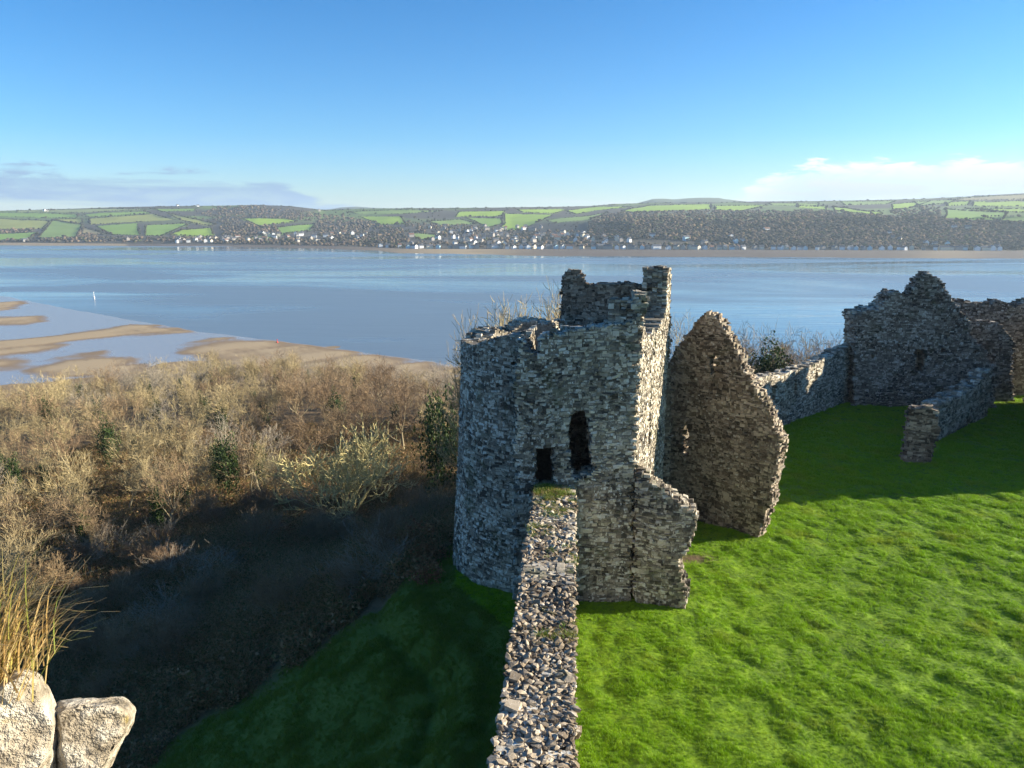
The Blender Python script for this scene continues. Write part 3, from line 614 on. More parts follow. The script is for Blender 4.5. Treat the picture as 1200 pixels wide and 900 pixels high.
# ------------------------------------------------------------ the tower
tw = thing('ruined_tower', 'tall roofless tower at the end of the curtain wall, round-backed, with black doorway', 'tower', (3, 38, 0))
tw.location = (0, 0, 0)
FA, FB = (-0.2, 34.0), (5.75, 33.9)
door = [(627, 524), (649, 524), (650, 576), (626, 576)]
win = [(666, 500), (669, 488), (678, 478), (687, 484), (692, 497), (692, 520), (694, 538), (698, 552), (686, 558), (676, 564), (667, 552), (665, 520)]
slit = [(604.5, 542), (607.5, 542), (607.5, 562), (604.5, 562)]
wall_px(tw, 'front_wall', FA, FB, 1.5, [(604, 760), (604, 470), (607, 404), (614, 397), (614, 412), (632, 414), (634, 396), (648, 391), (665, 389), (690, 385), (722, 381), (744, 379), (746, 362), (745, 347), (751, 340), (758, 345), (752, 400), (747, 480), (742, 560), (738, 760)],
        [door, win, slit], amp=0.10, ds=0.19, dz=0.112, dw=0.3, seed=2)
A_, u2, n2_, L2, Ps = line_map((5.70, 34.05), (9.25, 44.3)); Ps2 = lambda s, w_, z: np.stack([5.70+s*u2[0]-w_*u2[1], 34.05+s*u2[1]+w_*u2[0], z], 1)
side_poly = [(0, -2), (0, 14.6), (0.9, 14.5), (1.1, 13.7), (1.9, 13.0), (3, 12.7), (5.5, 12.5), (8.4, 12.9), (9.0, 13.6), (9.2, 15.6), (10.6, 15.5), (10.6, -2)]
masonry_part(tw, 'side_wall', ragged([side_poly], [[(4.2, 6.5), (4.9, 6.5), (4.9, 9.0), (4.55, 9.6), (4.2, 9.0)]], 61, 0.12), Ps2, 0, 11, 1.4, -0.8, 16, ds=0.19, dz=0.112, dw=0.3, seed=3, inner=False)
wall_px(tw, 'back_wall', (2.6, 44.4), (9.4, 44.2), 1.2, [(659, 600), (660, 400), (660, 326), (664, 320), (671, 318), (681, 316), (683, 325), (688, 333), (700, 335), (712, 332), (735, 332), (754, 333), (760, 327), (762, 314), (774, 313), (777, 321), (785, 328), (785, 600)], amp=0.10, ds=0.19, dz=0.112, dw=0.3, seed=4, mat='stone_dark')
DC, DR = np.array([1.35, 39.3]), 4.0
def drum_map(s, w_, z):
    a = s/DR; r = DR-w_+0.62*np.clip((11.5-z)/11.5, 0, 1.2)**1.3; return np.stack([DC[0]-r*np.sin(a), DC[1]-r*np.cos(a), z], 1)
def drum_solid(s, z):
    a = np.degrees(s/DR); top = 12.15+0.5*vnoise(s*0.6, s*0, 81)+np.interp(a, [-30, 10, 22, 40, 70, 110, 180, 215], [0.6, 0.5, 0.4, 0.1, -0.1, -0.3, 0.2, 0.5])
    k = (z < top) & (a > 6) & (a < 205)
    scar = (a > 8) & (a < 34) & (z > 10.2+vnoise(s*1.5, z, 83)*1.2-a*0.02) & (z < 11.6)       # broken facing under the rim
    return k & ~(scar & (vnoise(s*2.2, z*2.2, 85) > 0.62))
masonry_part(tw, 'drum_wall', drum_solid, drum_map, -1.2, 14.6, 1.5, -1.6, 13.6, ds=0.19, dz=0.112, dw=0.3, seed=6, inner=False)
me = mesh('added_floor_slab', boxes([[-1.4, 35.2, 10.4]], [[7.0, 43.6, 10.9]]).reshape(-1, 3), BOXF)
poly = [(-0.9, 37), (0.2, 35.3), (5.4, 35.2), (8.2, 43.6), (2.6, 43.6), (-0.6, 41)]
n = len(poly); V = np.array([(x, y, z) for z in (10.2, 10.8) for x, y in poly])
q = np.array([[k, (k+1) % n, n+(k+1) % n, n+k] for k in range(n)])
me = mesh('added_floor_slab', V, [q, np.array([list(range(n))[::-1], list(range(n, 2*n))])]); obj('added_floor_slab', me, M['mortar'], tw)  # slab added across the interior so the doorway and window stay black

# broken stub of wall on the ward side of the tower
st = thing('wall_stub', 'broken stub of wall joined to the right of the tower, rubble end', 'wall')
wall_px(st, 'wall_masonry', (5.85, 33.75), (8.6, 33.1), 1.3, [(743, 790), (744, 556), (757, 557), (770, 568), (788, 580), (803, 590), (815, 600), (814, 625), (806, 650), (797, 655), (801, 690), (806, 712), (806, 790)], amp=0.09, ds=0.19, dz=0.112, dw=0.26, seed=7)
# free-standing gable wall
gb = thing('gable_wall', 'dark free-standing pointed gable wall right of the tower with slit windows', 'wall')
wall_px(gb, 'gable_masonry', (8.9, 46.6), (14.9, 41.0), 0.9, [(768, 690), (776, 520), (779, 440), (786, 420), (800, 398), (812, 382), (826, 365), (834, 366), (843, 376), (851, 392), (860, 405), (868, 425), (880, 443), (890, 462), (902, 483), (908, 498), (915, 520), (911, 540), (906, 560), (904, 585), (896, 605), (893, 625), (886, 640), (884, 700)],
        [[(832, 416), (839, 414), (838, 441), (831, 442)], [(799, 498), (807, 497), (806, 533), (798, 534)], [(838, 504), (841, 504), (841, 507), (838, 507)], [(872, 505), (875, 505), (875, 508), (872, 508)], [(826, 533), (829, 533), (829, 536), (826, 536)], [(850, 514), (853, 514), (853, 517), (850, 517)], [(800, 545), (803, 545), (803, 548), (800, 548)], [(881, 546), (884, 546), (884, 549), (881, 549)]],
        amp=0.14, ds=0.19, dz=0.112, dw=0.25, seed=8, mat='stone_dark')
# far side of the ward
nw = thing('low_curtain_wall', 'low pale curtain wall at the back of the ward between the gables', 'wall')
wall_px(nw, 'wall_masonry', (16.5, 59.0), (34.2, 76.0), 1.2, [(840, 560), (850, 470), (884, 452), (890, 442), (912, 440), (935, 434), (960, 424), (985, 412), (1000, 404), (1012, 400), (1012, 490), (905, 510)], [[(931, 445), (934, 444), (934, 464), (931, 465)], [(955, 433), (958, 432), (958, 446), (955, 447)], [(905, 452), (911, 449), (909, 468), (905, 470)]], amp=0.12, ds=0.28, dz=0.13, dw=0.4, seed=9, inner=False)
masonry_part(nw, 'hidden_masonry', ragged([[(0, -3), (0, 5.4), (4, 4.8), (9, 4.4), (16.4, 4.2), (16.4, -3)]], [], 69, 0.15), line_map((8.4, 45.4), (16.6, 59.2))[4], 0, 16.4, 1.2, -2.0, 7.3, ds=0.4, dz=0.2, dw=0.5, seed=24, inner=False)
rh_ = thing('ruined_hall', 'large jagged ruin with high peaked gable at the far right of the ward', 'ruin')
wall_px(rh_, 'gable_masonry', (33.6, 75.0), (49.5, 73.2), 1.8, [(1000, 500), (1002, 400), (1003, 370), (1012, 364), (1030, 363), (1037, 352), (1044, 343), (1052, 341), (1060, 347), (1063, 349), (1070, 340), (1078, 328), (1088, 321), (1098, 325), (1106, 333), (1110, 346), (1119, 356), (1126, 368), (1137, 378), (1137, 392), (1150, 408), (1158, 420), (1172, 437), (1171, 448), (1166, 462), (1168, 500)],
        [[(1072, 408), (1084, 408), (1084, 434), (1073, 434)]]+[[(x, y), (x+4, y), (x+4, y+4), (x, y+4)] for x, y in ((1051, 402), (1056, 420), (1095, 424), (1103, 408), (1066, 433), (1050, 437), (1043, 453), (1078, 458), (1142, 410), (1128, 448), (1108, 391), (1021, 415))], amp=0.16, ds=0.27, dz=0.14, dw=0.45, seed=10, mat='stone_mid')
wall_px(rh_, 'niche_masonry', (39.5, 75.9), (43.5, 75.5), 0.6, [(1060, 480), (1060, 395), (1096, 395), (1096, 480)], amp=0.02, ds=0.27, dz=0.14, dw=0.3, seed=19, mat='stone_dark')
wall_px(rh_, 'shoulder_masonry', (33.2, 75.6), (39.0, 76.2), 2.4, [(1002, 500), (1003, 384), (1004, 366), (1014, 363), (1034, 362), (1042, 346), (1052, 342), (1060, 350), (1062, 500)], amp=0.2, ds=0.27, dz=0.14, dw=0.5, seed=11, inner=False)
wall_px(rh_, 'rear_masonry', (45.0, 79.5), (64, 78.5), 2.0, [(1108, 500), (1112, 372), (1119, 354), (1128, 352), (1141, 354), (1150, 359), (1160, 357), (1170, 352), (1180, 356), (1190, 359), (1204, 352), (1240, 350), (1262, 360), (1262, 500)], amp=0.25, ds=0.3, dz=0.15, dw=0.5, seed=12, inner=False, mat='stone_mid')
wall_px(rh_, 'inner_masonry', (44.5, 76.6), (51.5, 76.0), 1.2, [(1110, 500), (1114, 395), (1130, 382), (1150, 376), (1168, 378), (1183, 388), (1190, 402), (1186, 430), (1190, 500)], amp=0.2, ds=0.27, dz=0.14, dw=0.45, seed=13, inner=False, mat='stone_mid')
wall_px(rh_, 'right_masonry', (52.2, 74.0), (60, 72.8), 1.6, [], amp=0.2, ds=0.3, dz=0.15, dw=0.5, seed=14, inner=False, mat='stone_mid', extra_sz=[(0, -2), (0, 8.5), (0.8, 10.2), (3, 10.6), (8, 10.0), (8, -2)])
pl = thing('rubble_pillar', 'short rubble pillar standing free on the shaded grass', 'pillar')
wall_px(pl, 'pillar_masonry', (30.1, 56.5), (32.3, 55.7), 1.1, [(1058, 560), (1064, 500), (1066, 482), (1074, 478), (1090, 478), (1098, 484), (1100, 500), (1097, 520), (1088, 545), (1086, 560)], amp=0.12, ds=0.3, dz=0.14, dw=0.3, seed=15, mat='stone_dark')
lw = thing('low_wall', 'low broken wall behind the rubble pillar, sunlit on its top', 'wall')
Pl = line_map((35.6, 61.6), (46.2, 71.2))[4]
masonry_part(lw, 'wall_masonry', ragged([[(0, -2), (0, 2.6), (0.4, 3.1), (2.5, 3.4), (6, 3.3), (9.5, 3.7), (12, 4.5), (13.2, 4.4), (13.6, -2)]], [], 66, 0.2), Pl, 0, 14.4, 1.5, -0.8, 6.4, ds=0.33, dz=0.15, dw=0.4, seed=16)
# ruined range outside the frame on the right: its shade lies across the far half of the ward
og = thing('ruined_range', 'ruined stone range closing the right side of the ward', 'ruin')
Po = line_map((41.0, 51.2), (55.0, 73.5))[4]
masonry_part(og, 'wall_masonry', ragged([[(0, -2), (0, 7.6), (3, 8.0), (6, 7.0), (9, 7.8), (12.5, 8.0), (15, 11.6), (18, 12.4), (26, 12.6), (26, -2)]], [], 67, 0.3), Po, 0, 26, 1.8, -0.8, 13.2, ds=0.5, dz=0.25, dw=0.6, seed=17, inner=False)

# ------------------------------------------------------------ the gatehouse the picture is taken from: parapet stones at the left
gh = thing('gatehouse', 'gatehouse wall top in the left foreground with pale stones and grass', 'gatehouse')
me = mesh('gatehouse_block', boxes([[-7, -11, -1.5]], [[12, 0.75, 16.2]]).reshape(-1, 3), BOXF); obj('gatehouse_block', me, M['stone'], gh)
def _rock(t, p, g):
    pos = g.outputs['Position']; n = t.noise(pos, 14, 5, 0.65); m2 = t.noise(pos, 45, 4, 0.7); l = t.noise(pos, 9, 3, 0.6, 1.0)
    c = t.ramp(n, [(0.30, (0.12, 0.095, 0.06)), (0.45, (0.33, 0.275, 0.20)), (0.64, (0.54, 0.49, 0.40))])
    c = t.mix(t.math('MULTIPLY', t.step(m2, 0.60, 0.72), 0.6), c, (0.12, 0.10, 0.07)); c = t.mix(t.math('MULTIPLY', t.step(l, 0.60, 0.70), 0.8), c, (0.30, 0.22, 0.06))
    t.put(p.inputs['Base Color'], c); bump(t, p, t.math('ADD', n, t.math('MULTIPLY', m2, 0.6)), 1.0, 0.035)
M['rock'] = mat('pale lichened limestone', _rock)
import bmesh
def boulder(name, c, s, rot, seed, parent, sub=5, amp=0.16):
    bm = bmesh.new(); bmesh.ops.create_icosphere(bm, subdivisions=sub, radius=1.0); r = np.random.default_rng(seed)
    pl_ = [(Vector(r.normal(0, 1, 3)).normalized(), r.uniform(0.48, 0.78)) for k in range(8)]
    for v in bm.verts:
        p = v.co.copy()
        for n_, d_ in pl_:
            q = p.dot(n_)
            if q > d_: p -= n_*(q-d_)*0.97
        f = float(fbm(np.array([p.x*2.3+seed]), np.array([p.y*2.3+p.z*1.7]), seed, 4)[0])-0.47
        v.co = p*(1+amp*f)
    me_ = bpy.data.meshes.new(name); bm.to_mesh(me_); bm.free(); me_.polygons.foreach_set('use_smooth', np.ones(len(me_.polygons), bool)); me_.materials.append(M['rock'])
    o = obj(name, me_, None, parent); o.location = c; o.scale = s; o.rotation_euler = rot; return o
def hull_rock(outline, r0, depth, seed):
    r = np.random.default_rng(seed); cx_, cy_ = np.mean(outline, axis=0); P3 = []
    for f, dr in ((0.78, 0.0), (1.0, depth*0.35), (0.96, depth*0.7), (0.6, depth)):
        for x_, y_ in outline: P3.append(at_r(cx_+(x_-cx_)*f+r.normal(0, 2), cy_+(y_-cy_)*f+r.normal(0, 2), r0+dr))
    bm = bmesh.new(); c_ = np.mean(P3, axis=0)
    for p in P3: bm.verts.new(p-c_)
    bmesh.ops.convex_hull(bm, input=bm.verts); bmesh.ops.delete(bm, geom=[v for v in bm.verts if not v.link_faces], context='VERTS')
    bmesh.ops.triangulate(bm, faces=bm.faces)
    bmesh.ops.bevel(bm, geom=list(bm.edges), offset=0.004, segments=2, affect='EDGES', profile=0.6)
    bmesh.ops.triangulate(bm, faces=bm.faces)
    for k in range(3): bmesh.ops.subdivide_edges(bm, edges=[e for e in bm.edges if e.calc_length() > 0.012], cuts=1, use_grid_fill=False); bmesh.ops.triangulate(bm, faces=bm.faces)
    bmesh.ops.recalc_face_normals(bm, faces=bm.faces); bm.normal_update()
    co = np.array([v.co[:] for v in bm.verts]); f = (fbm(co[:, 0]*22+seed, co[:, 1]*22+co[:, 2]*17, seed, 4)-0.47)*0.022+(fbm(co[:, 0]*90, co[:, 2]*90+co[:, 1]*60, seed+3, 2)-0.37)*0.006
    nn = [v.normal.copy() for v in bm.verts]
    for v, n_, q in zip(bm.verts, nn, f): v.co += n_*float(q)
    me_ = bpy.data.meshes.new('stone'); bm.to_mesh(me_); bm.free(); me_.polygons.foreach_set('use_smooth', np.ones(len(me_.polygons), bool)); me_.materials.append(M['rock'])
    o = obj('stone', me_, None, gh); o.location = c_; return o
hull_rock([(-50, 812), (-8, 800), (28, 781), (47, 788), (54, 818), (72, 850), (71, 884), (52, 930), (-50, 940)], 1.56, 0.26, 3)
hull_rock([(58, 836), (72, 824), (110, 820), (146, 821), (157, 830), (153, 852), (136, 880), (118, 912), (70, 930)], 1.60, 0.24, 8)
boulder('stone', at_r(-95, 880, 1.62), (0.16, 0.13, 0.17), (0.1, 0.2, 1.2), 12, gh, 3)
boulder('stone', at_r(40, 1010, 1.72), (0.24, 0.16, 0.14), (0, 0.1, 0.3), 15, gh, 3)
boulder('stone', at_r(-160, 1000, 1.70), (0.26, 0.2, 0.2), (0, 0.1, 0.9), 17, gh, 3)
lo, hi = [], []
pr = np.random.default_rng(4)
for k in range(26):
    a = -7+pr.uniform(0, 5.3); lo.append((a, 0.9, 15.6+0.0*k)); hi.append((a+0.4, 1.75, 16.3+pr.uniform(-0.1, 0.12)))
masonry_part(gh, 'parapet_masonry', ragged([[(0, -2), (0, 16.42), (2, 16.5), (5.6, 16.45), (5.75, 16.2), (5.75, -2)]], [], 68, 0.08), line_map((-7, 0.95), (0, 0.95))[4], 0, 6, 0.9, 14.0, 16.7, ds=0.35, dz=0.16, dw=0.3, seed=18)
# ------------------------------------------------------------ leaves of grass on the parapet
def blades(n, origin_f, length, lean, width, r, seg=5):
    V, Fq = [], []
    for k in range(n):
        o = np.array(origin_f(r)); L = length*r.uniform(0.45, 1.15); az_ = r.normal(lean[0], lean[1]); th = r.uniform(0.05, 0.65); cur = r.uniform(0.4, 1.9); wd = width*r.uniform(0.6, 1.3)
        d2 = np.array([math.cos(az_), math.sin(az_)]); sd = np.array([-d2[1], d2[0], 0]); p = o.copy(); b0 = len(V)*1
        for q in range(seg+1):
            f = q/seg; a = th+cur*f*f; w2 = wd*(1-f**1.6)+0.0003
            V.append(p-sd*w2); V.append(p+sd*w2)
            p = p+np.array([d2[0]*math.sin(a), d2[1]*math.sin(a), math.cos(a)])*L/seg
        for q in range(seg): Fq.append([b0+2*q, b0+2*q+1, b0+2*q+3, b0+2*q+2])
    return np.array(V), np.array(Fq)
def grass_mat(name, stops, tr=0.25):
    def b(t, p, g):
        c = t.ramp(g.outputs['Random Per Island'], stops); t.put(p.inputs['Base Color'], c); p.inputs['Roughness'].default_value = 0.6
        tl = t.add('ShaderNodeBsdfTranslucent'); t.put(tl.inputs[0], c); mx = t.add('ShaderNodeMixShader'); mx.inputs[0].default_value = tr
        t.put(mx.inputs[1], p.outputs[0]); t.put(mx.inputs[2], tl.outputs[0])
        out = [n for n in t.n if n.type == 'OUTPUT_MATERIAL'][0]; t.put(out.inputs[0], mx.outputs[0])
    return mat(name, b)
M['straw'] = grass_mat('dry straw and green grass', [(0.0, (0.40, 0.25, 0.08)), (0.7, (0.58, 0.43, 0.21)), (0.86, (0.42, 0.34, 0.09)), (1.0, (0.17, 0.22, 0.04))])
gr_ = np.random.default_rng(9); c0 = at_r(8, 800, 1.62)
V, F = blades(560, lambda r: c0+np.array([r.normal(-0.06, 0.055), r.normal(0, 0.045), r.normal(0, 0.012)]), 0.235, (0.02, 0.8), 0.0015, gr_)
o = obj('grass_tuft', mesh('grass_tuft', V, F, True), M['straw'], gh); o['kind'] = 'stuff'
#MARK_PLANTS
# ------------------------------------------------------------ trees
def grow(seed, H, stems=1, counts=(7, 6, 6, 6), L0=0.42, spread=0.75, up=0.10, wig=0.16, r0=0.13, lens=(0.62, 0.62, 0.6, 0.55), lean=0.12, twig=0.011):
    r = random.Random(seed); seg = []
    def rv(): return Vector((r.gauss(0, 1), r.gauss(0, 1), r.gauss(0, 1)))
    nseg = (5, 4, 4, 3, 2)
    def br(p, d, L, rad, lev):
        n = nseg[lev]; nodes = []
        for k in range(n):
            d = (d+rv()*wig+Vector((0, 0, up))).normalized(); q = p+d*(L/n)
            ra, rb = rad*(1-0.55*k/n), rad*(1-0.55*(k+1)/n); seg.append((*p, *q, max(ra, twig), max(rb, twig*0.8), lev)); p = q; nodes.append((p.copy(), d.copy(), rb))
        if lev < len(counts):
            c = counts[lev]
            for k in range(c):
                f = (k+r.random())/c; f = (0.35+0.65*f) if lev == 0 else (0.2+0.8*f); pos, dd, rb = nodes[min(n-1, int(f*n))]
                ax = dd.cross(rv()).normalized(); ang = r.gauss(spread, 0.2); nd = (Matrix.Rotation(ang, 3, ax) @ dd)
                if nd.z < -0.25: nd.z *= -0.3
                br(pos, nd.normalized(), L*lens[lev]*r.uniform(0.7, 1.2), rb*0.62, lev+1)
    for k in range(stems):
        a = 6.283*k/stems+r.random(); d = Vector((math.cos(a)*lean*(1 if stems == 1 else 4.0), math.sin(a)*lean*(1 if stems == 1 else 4.0), 1)).normalized()
        br(Vector((math.cos(a)*0.1, math.sin(a)*0.1, -0.4)), d, H*L0*r.uniform(0.85, 1.1), r0*(1 if stems == 1 else 0.6), 0)
    return np.array(seg)
def tubes(S, sides):
    p, q, ra, rb = S[:, 0:3], S[:, 3:6], S[:, 6], S[:, 7]; d = q-p; d /= np.linalg.norm(d, axis=1)[:, None]+1e-9
    h = np.where(np.abs(d[:, 2:3]) > 0.9, np.array([[1., 0, 0]]), np.array([[0, 0, 1.]])); a = np.cross(d, h); a /= np.linalg.norm(a, axis=1)[:, None]; b = np.cross(d, a)
    n = len(S); V = np.empty((n, 2*sides, 3))
    for k in range(sides):
        c, s_ = math.cos(6.2832*k/sides), math.sin(6.2832*k/sides); o = a*c+b*s_
        V[:, k] = p+o*ra[:, None]; V[:, sides+k] = q+o*rb[:, None]
    f = np.array([[k, (k+1) % sides, sides+(k+1) % sides, sides+k] for k in range(sides)])
    return V.reshape(-1, 3), (f[None]+2*sides*np.arange(n)[:, None, None]).reshape(-1, 4)
def tree_meshes(seed, **k):
    S = grow(seed, **k); S[:, :6] *= k['H']/max(S[:, 5].max(), 0.1); tr = S[S[:, 8] < 2]; cr = S[S[:, 8] >= 2]
    return mesh('trunk', *tubes(tr, 6), True), mesh('crown', *tubes(cr, 3))
def bark_mat(name, a, b_, c_):
    def b(t, p, g):
        oi = t.add('ShaderNodeObjectInfo'); n = t.noise(g.outputs['Position'], 1.3, 3, 0.6)
        c = t.mix(t.step(n, 0.35, 0.65), a, b_); t.put(p.inputs['Base Color'], t.mix(t.math('MULTIPLY', oi.outputs['Random'], 0.55), c, c_)); p.inputs['Roughness'].default_value = 0.85
    return mat(name, b)
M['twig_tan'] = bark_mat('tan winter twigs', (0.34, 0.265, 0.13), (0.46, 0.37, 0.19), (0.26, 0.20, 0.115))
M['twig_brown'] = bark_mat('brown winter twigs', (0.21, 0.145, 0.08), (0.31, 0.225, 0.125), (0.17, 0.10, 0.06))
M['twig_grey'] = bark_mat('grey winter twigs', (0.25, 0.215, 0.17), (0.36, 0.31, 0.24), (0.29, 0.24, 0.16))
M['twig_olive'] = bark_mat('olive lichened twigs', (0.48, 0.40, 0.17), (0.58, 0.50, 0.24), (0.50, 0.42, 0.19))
M['bark'] = bark_mat('mossy bark', (0.24, 0.195, 0.115), (0.33, 0.28, 0.165), (0.19, 0.155, 0.10))
def leaf_mat(name, stops):
    return grass_mat(name, stops, 0.2)
M['ivy'] = leaf_mat('ivy and holly leaves', [(0.0, (0.018, 0.035, 0.010)), (0.6, (0.035, 0.065, 0.014)), (1.0, (0.085, 0.12, 0.025))])
M['russet'] = leaf_mat('russet dead bracken', [(0.0, (0.15, 0.07, 0.03)), (0.6, (0.30, 0.14, 0.06)), (1.0, (0.40, 0.24, 0.11))])
M['bramble'] = leaf_mat('bramble leaves', [(0.0, (0.07, 0.075, 0.022)), (0.35, (0.15, 0.14, 0.045)), (0.6, (0.30, 0.155, 0.07)), (1.0, (0.42, 0.28, 0.14))])
def leaves(n, pos_f, size, r):
    P = pos_f(n, r); a = r.normal(0, 1, (n, 3)); a /= np.linalg.norm(a, axis=1)[:, None]; b = np.cross(a, r.normal(0, 1, (n, 3))); b /= np.linalg.norm(b, axis=1)[:, None]
    s = size*r.uniform(0.5, 1.3, (n, 1)); V = np.stack([P-a*s, P+b*s*0.6, P+a*s, P-b*s*0.6], 1).reshape(-1, 3)
    return V, (np.arange(4*n).reshape(n, 4))
def ball(rx, rz, zc, lump=0.3, seed=0):
    def f(n, r):
        d = r.normal(0, 1, (n, 3)); d /= np.linalg.norm(d, axis=1)[:, None]
        k = (0.75+lump*np.sin(d[:, 0:1]*4+seed)*np.cos(d[:, 1:2]*5+seed*2))*r.uniform(0.35, 1.05, (n, 1))**0.5
        p = d*k*np.array([rx, rx, rz]); p[:, 2] += zc; return p
    return f
lr = np.random.default_rng(14)
TREES = []
for k in range(6): TREES.append(tree_meshes(100+k, H=10.0, stems=(1, 1, 2, 3, 1, 3)[k], counts=(7, 6, 6, 5) if k not in (2, 3, 5) else ((6, 5, 5, 6) if k == 2 else (5, 5, 5, 5)), r0=0.21, up=0.12, twig=0.013))
SHRUB = [tree_meshes(200+k, H=4.0, stems=7, counts=(5, 4, 4, 4), r0=0.06, up=0.10, lean=0.10, L0=0.55, spread=0.6, twig=0.009) for k in range(3)]
HERO = tree_meshes(301, H=7.6, stems=9, counts=(5, 4, 4, 3), r0=0.17, up=0.12, wig=0.22, lean=0.20, L0=0.42, spread=0.60, twig=0.024, lens=(0.66, 0.62, 0.6, 0.55))
ARCH = tree_meshes(310, H=5.5, stems=10, counts=(4, 3, 3), r0=0.05, up=0.02, wig=0.10, lean=0.14, L0=0.62, spread=0.45, twig=0.010)
IVY = [mesh('ivy', *leaves(2200, ball(0.9, 2.8, 3.6, 0.5, k), 0.10, lr)) for k in range(2)]
HOLLY = [mesh('foliage', *leaves(3400, ball(1.9, 2.5, 2.4, 0.45, 5+k), 0.10, lr)) for k in range(2)]
BRACK = [mesh('foliage', *leaves(900, ball(1.3, 0.9, 0.6, 0.5, 9+k), 0.09, lr)) for k in range(3)]
for k, m_ in enumerate(IVY+HOLLY): m_.materials.append(M['ivy'])
for m_ in BRACK: m_.materials.append(M['russet'])
def add_tree(name, label, cat, x, y, meshes, tw_m, s, rz, group, ivy=None, z=None):
    zz = float(terrain(np.array([x]), np.array([y]))[0]) if z is None else z
    o = thing(name, label, cat, (x, y, zz-0.1), group, rz); o.scale = (s[0], s[0], s[1])
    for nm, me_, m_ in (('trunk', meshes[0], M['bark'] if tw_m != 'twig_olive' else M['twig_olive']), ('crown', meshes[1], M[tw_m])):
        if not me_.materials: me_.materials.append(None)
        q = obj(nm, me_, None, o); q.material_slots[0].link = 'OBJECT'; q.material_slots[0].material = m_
    if ivy is not None: obj('ivy', ivy, None, o)
    return o
def ground_hit(px_, py_, far=400.0):       # where the sight line through a point of the photograph meets the ground
    d = ray(px_, py_); Y = np.linspace(15, far, 2500); x = d[0]/d[1]*Y; z = CAMZ+d[2]/d[1]*Y; k = np.nonzero(z < terrain(x, Y))[0]
    k = k[0] if len(k) else -1; return float(x[k]), float(Y[k])
def project(x, y, z):
    dz__ = z-CAMZ; d = y*cp-dz__*sp; return 600+FPX*x/d, 450-FPX*(y*sp+dz__*cp)/d
pr = random.Random(77); pts = []; HEROXY = ground_hit(405, 606)
def far_enough(x, y, gap):
    return all((x-a)**2+(y-b)**2 > gap*gap for a, b, *_ in pts)
tq = np.random.default_rng(77); ya = np.sqrt(tq.uniform(44**2, 240**2, 14000)); xa = tq.uniform(-0.80, 0.02, 14000)*ya; za = terrain(xa, ya)
pxa, pya = project(xa, ya, za); lim = np.interp(pxa, [-100, 0, 60, 150, 230, 320, 380, 470, 540, 650], [720, 720, 705, 665, 620, 590, 545, 535, 520, 470])
ok = ~inpoly(xa, ya, PLATEAU) & (za > -31) & (pxa > -110) & (pxa < 640) & (pya < lim) & ~((xa > -8) & (ya < 75)) & (np.hypot(xa-HEROXY[0], ya-HEROXY[1]) > 11)
for x, y, px_, py_ in zip(xa[ok], ya[ok], pxa[ok], pya[ok]):
    if far_enough(x, y, 7.3 if y > 80 else 6.2): pts.append((x, y, 0, px_, py_))
    if len(pts) >= 298: break
print('trees', len(pts))
bands = [0, 60, 75, 88, 100, 112, 124, 136, 150, 165, 180, 200, 400]; BW = ORD; cb = {}
for x, y, e, px_, py_ in sorted(pts, key=lambda q: q[3]):
    b = next(k for k in range(12) if math.hypot(x, y) < bands[k+1]); n = cb.get(b, 0); cb[b] = n+1
    u = pr.random(); kind = 'twig_tan' if u < 0.62 else ('twig_brown' if u < 0.82 else 'twig_grey')
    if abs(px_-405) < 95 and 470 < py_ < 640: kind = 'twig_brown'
    iv = IVY[pr.randrange(2)] if pr.random() < 0.26 else None; s = pr.uniform(0.68, 1.22)*np.interp(y, [45, 80, 150], [0.80, 0.95, 1.10])
    look = {'twig_tan': 'bare tan tree', 'twig_brown': 'bare brown tree', 'twig_grey': 'bare grey tree'}[kind]+(' with ivy' if iv else '')
    add_tree('bare_tree', '%s, %s from left in the %s rank of the wood' % (look, ordinal(n), BW[b]), 'tree', x, y, TREES[pr.randrange(6)], kind, (s*1.1, s*pr.uniform(0.85, 1.1)), pr.uniform(0, 6.28), 'bare trees of the wood', iv)
# trees close behind the castle, tops over the walls
bk_ = [(px_, top_+pr.uniform(-8, 4), Y_, 0, kd_) for px_, top_, Y_, kd_ in
 [(px0, np.interp(px0, [566, 590, 615, 640, 668], [384, 368, 356, 350, 350])+q0, 50+(px0*7) % 12, 'twig_tan') for px0, q0 in ((570, 4), (584, 2), (597, 0), (611, 6), (624, -3), (636, 4), (648, -2), (660, 3), (672, 0))]+
 [(578, 378, 54, 'twig_tan'), (592, 372, 58, 'twig_tan'), (606, 370, 55, 'twig_tan'), (618, 364, 59, 'twig_tan'), (630, 360, 56, 'twig_tan'), (642, 357, 60, 'twig_brown'), (654, 356, 57, 'twig_tan'), (668, 360, 58, 'twig_tan'),
  (788, 374, 72, 'twig_tan'), (800, 384, 78, 'twig_grey'), (812, 380, 84, 'twig_tan'), (862, 392, 80, 'twig_brown'), (874, 386, 86, 'twig_grey'), (886, 390, 80, 'twig_brown'), (898, 386, 92, 'twig_grey'), (912, 392, 86, 'twig_brown'), (924, 388, 94, 'twig_grey'), (936, 392, 88, 'twig_brown'), (948, 390, 96, 'twig_brown'), (960, 394, 90, 'twig_tan'), (974, 398, 96, 'twig_brown'), (988, 402, 92, 'twig_grey'), (940, 410, 82, 'twig_brown')]]
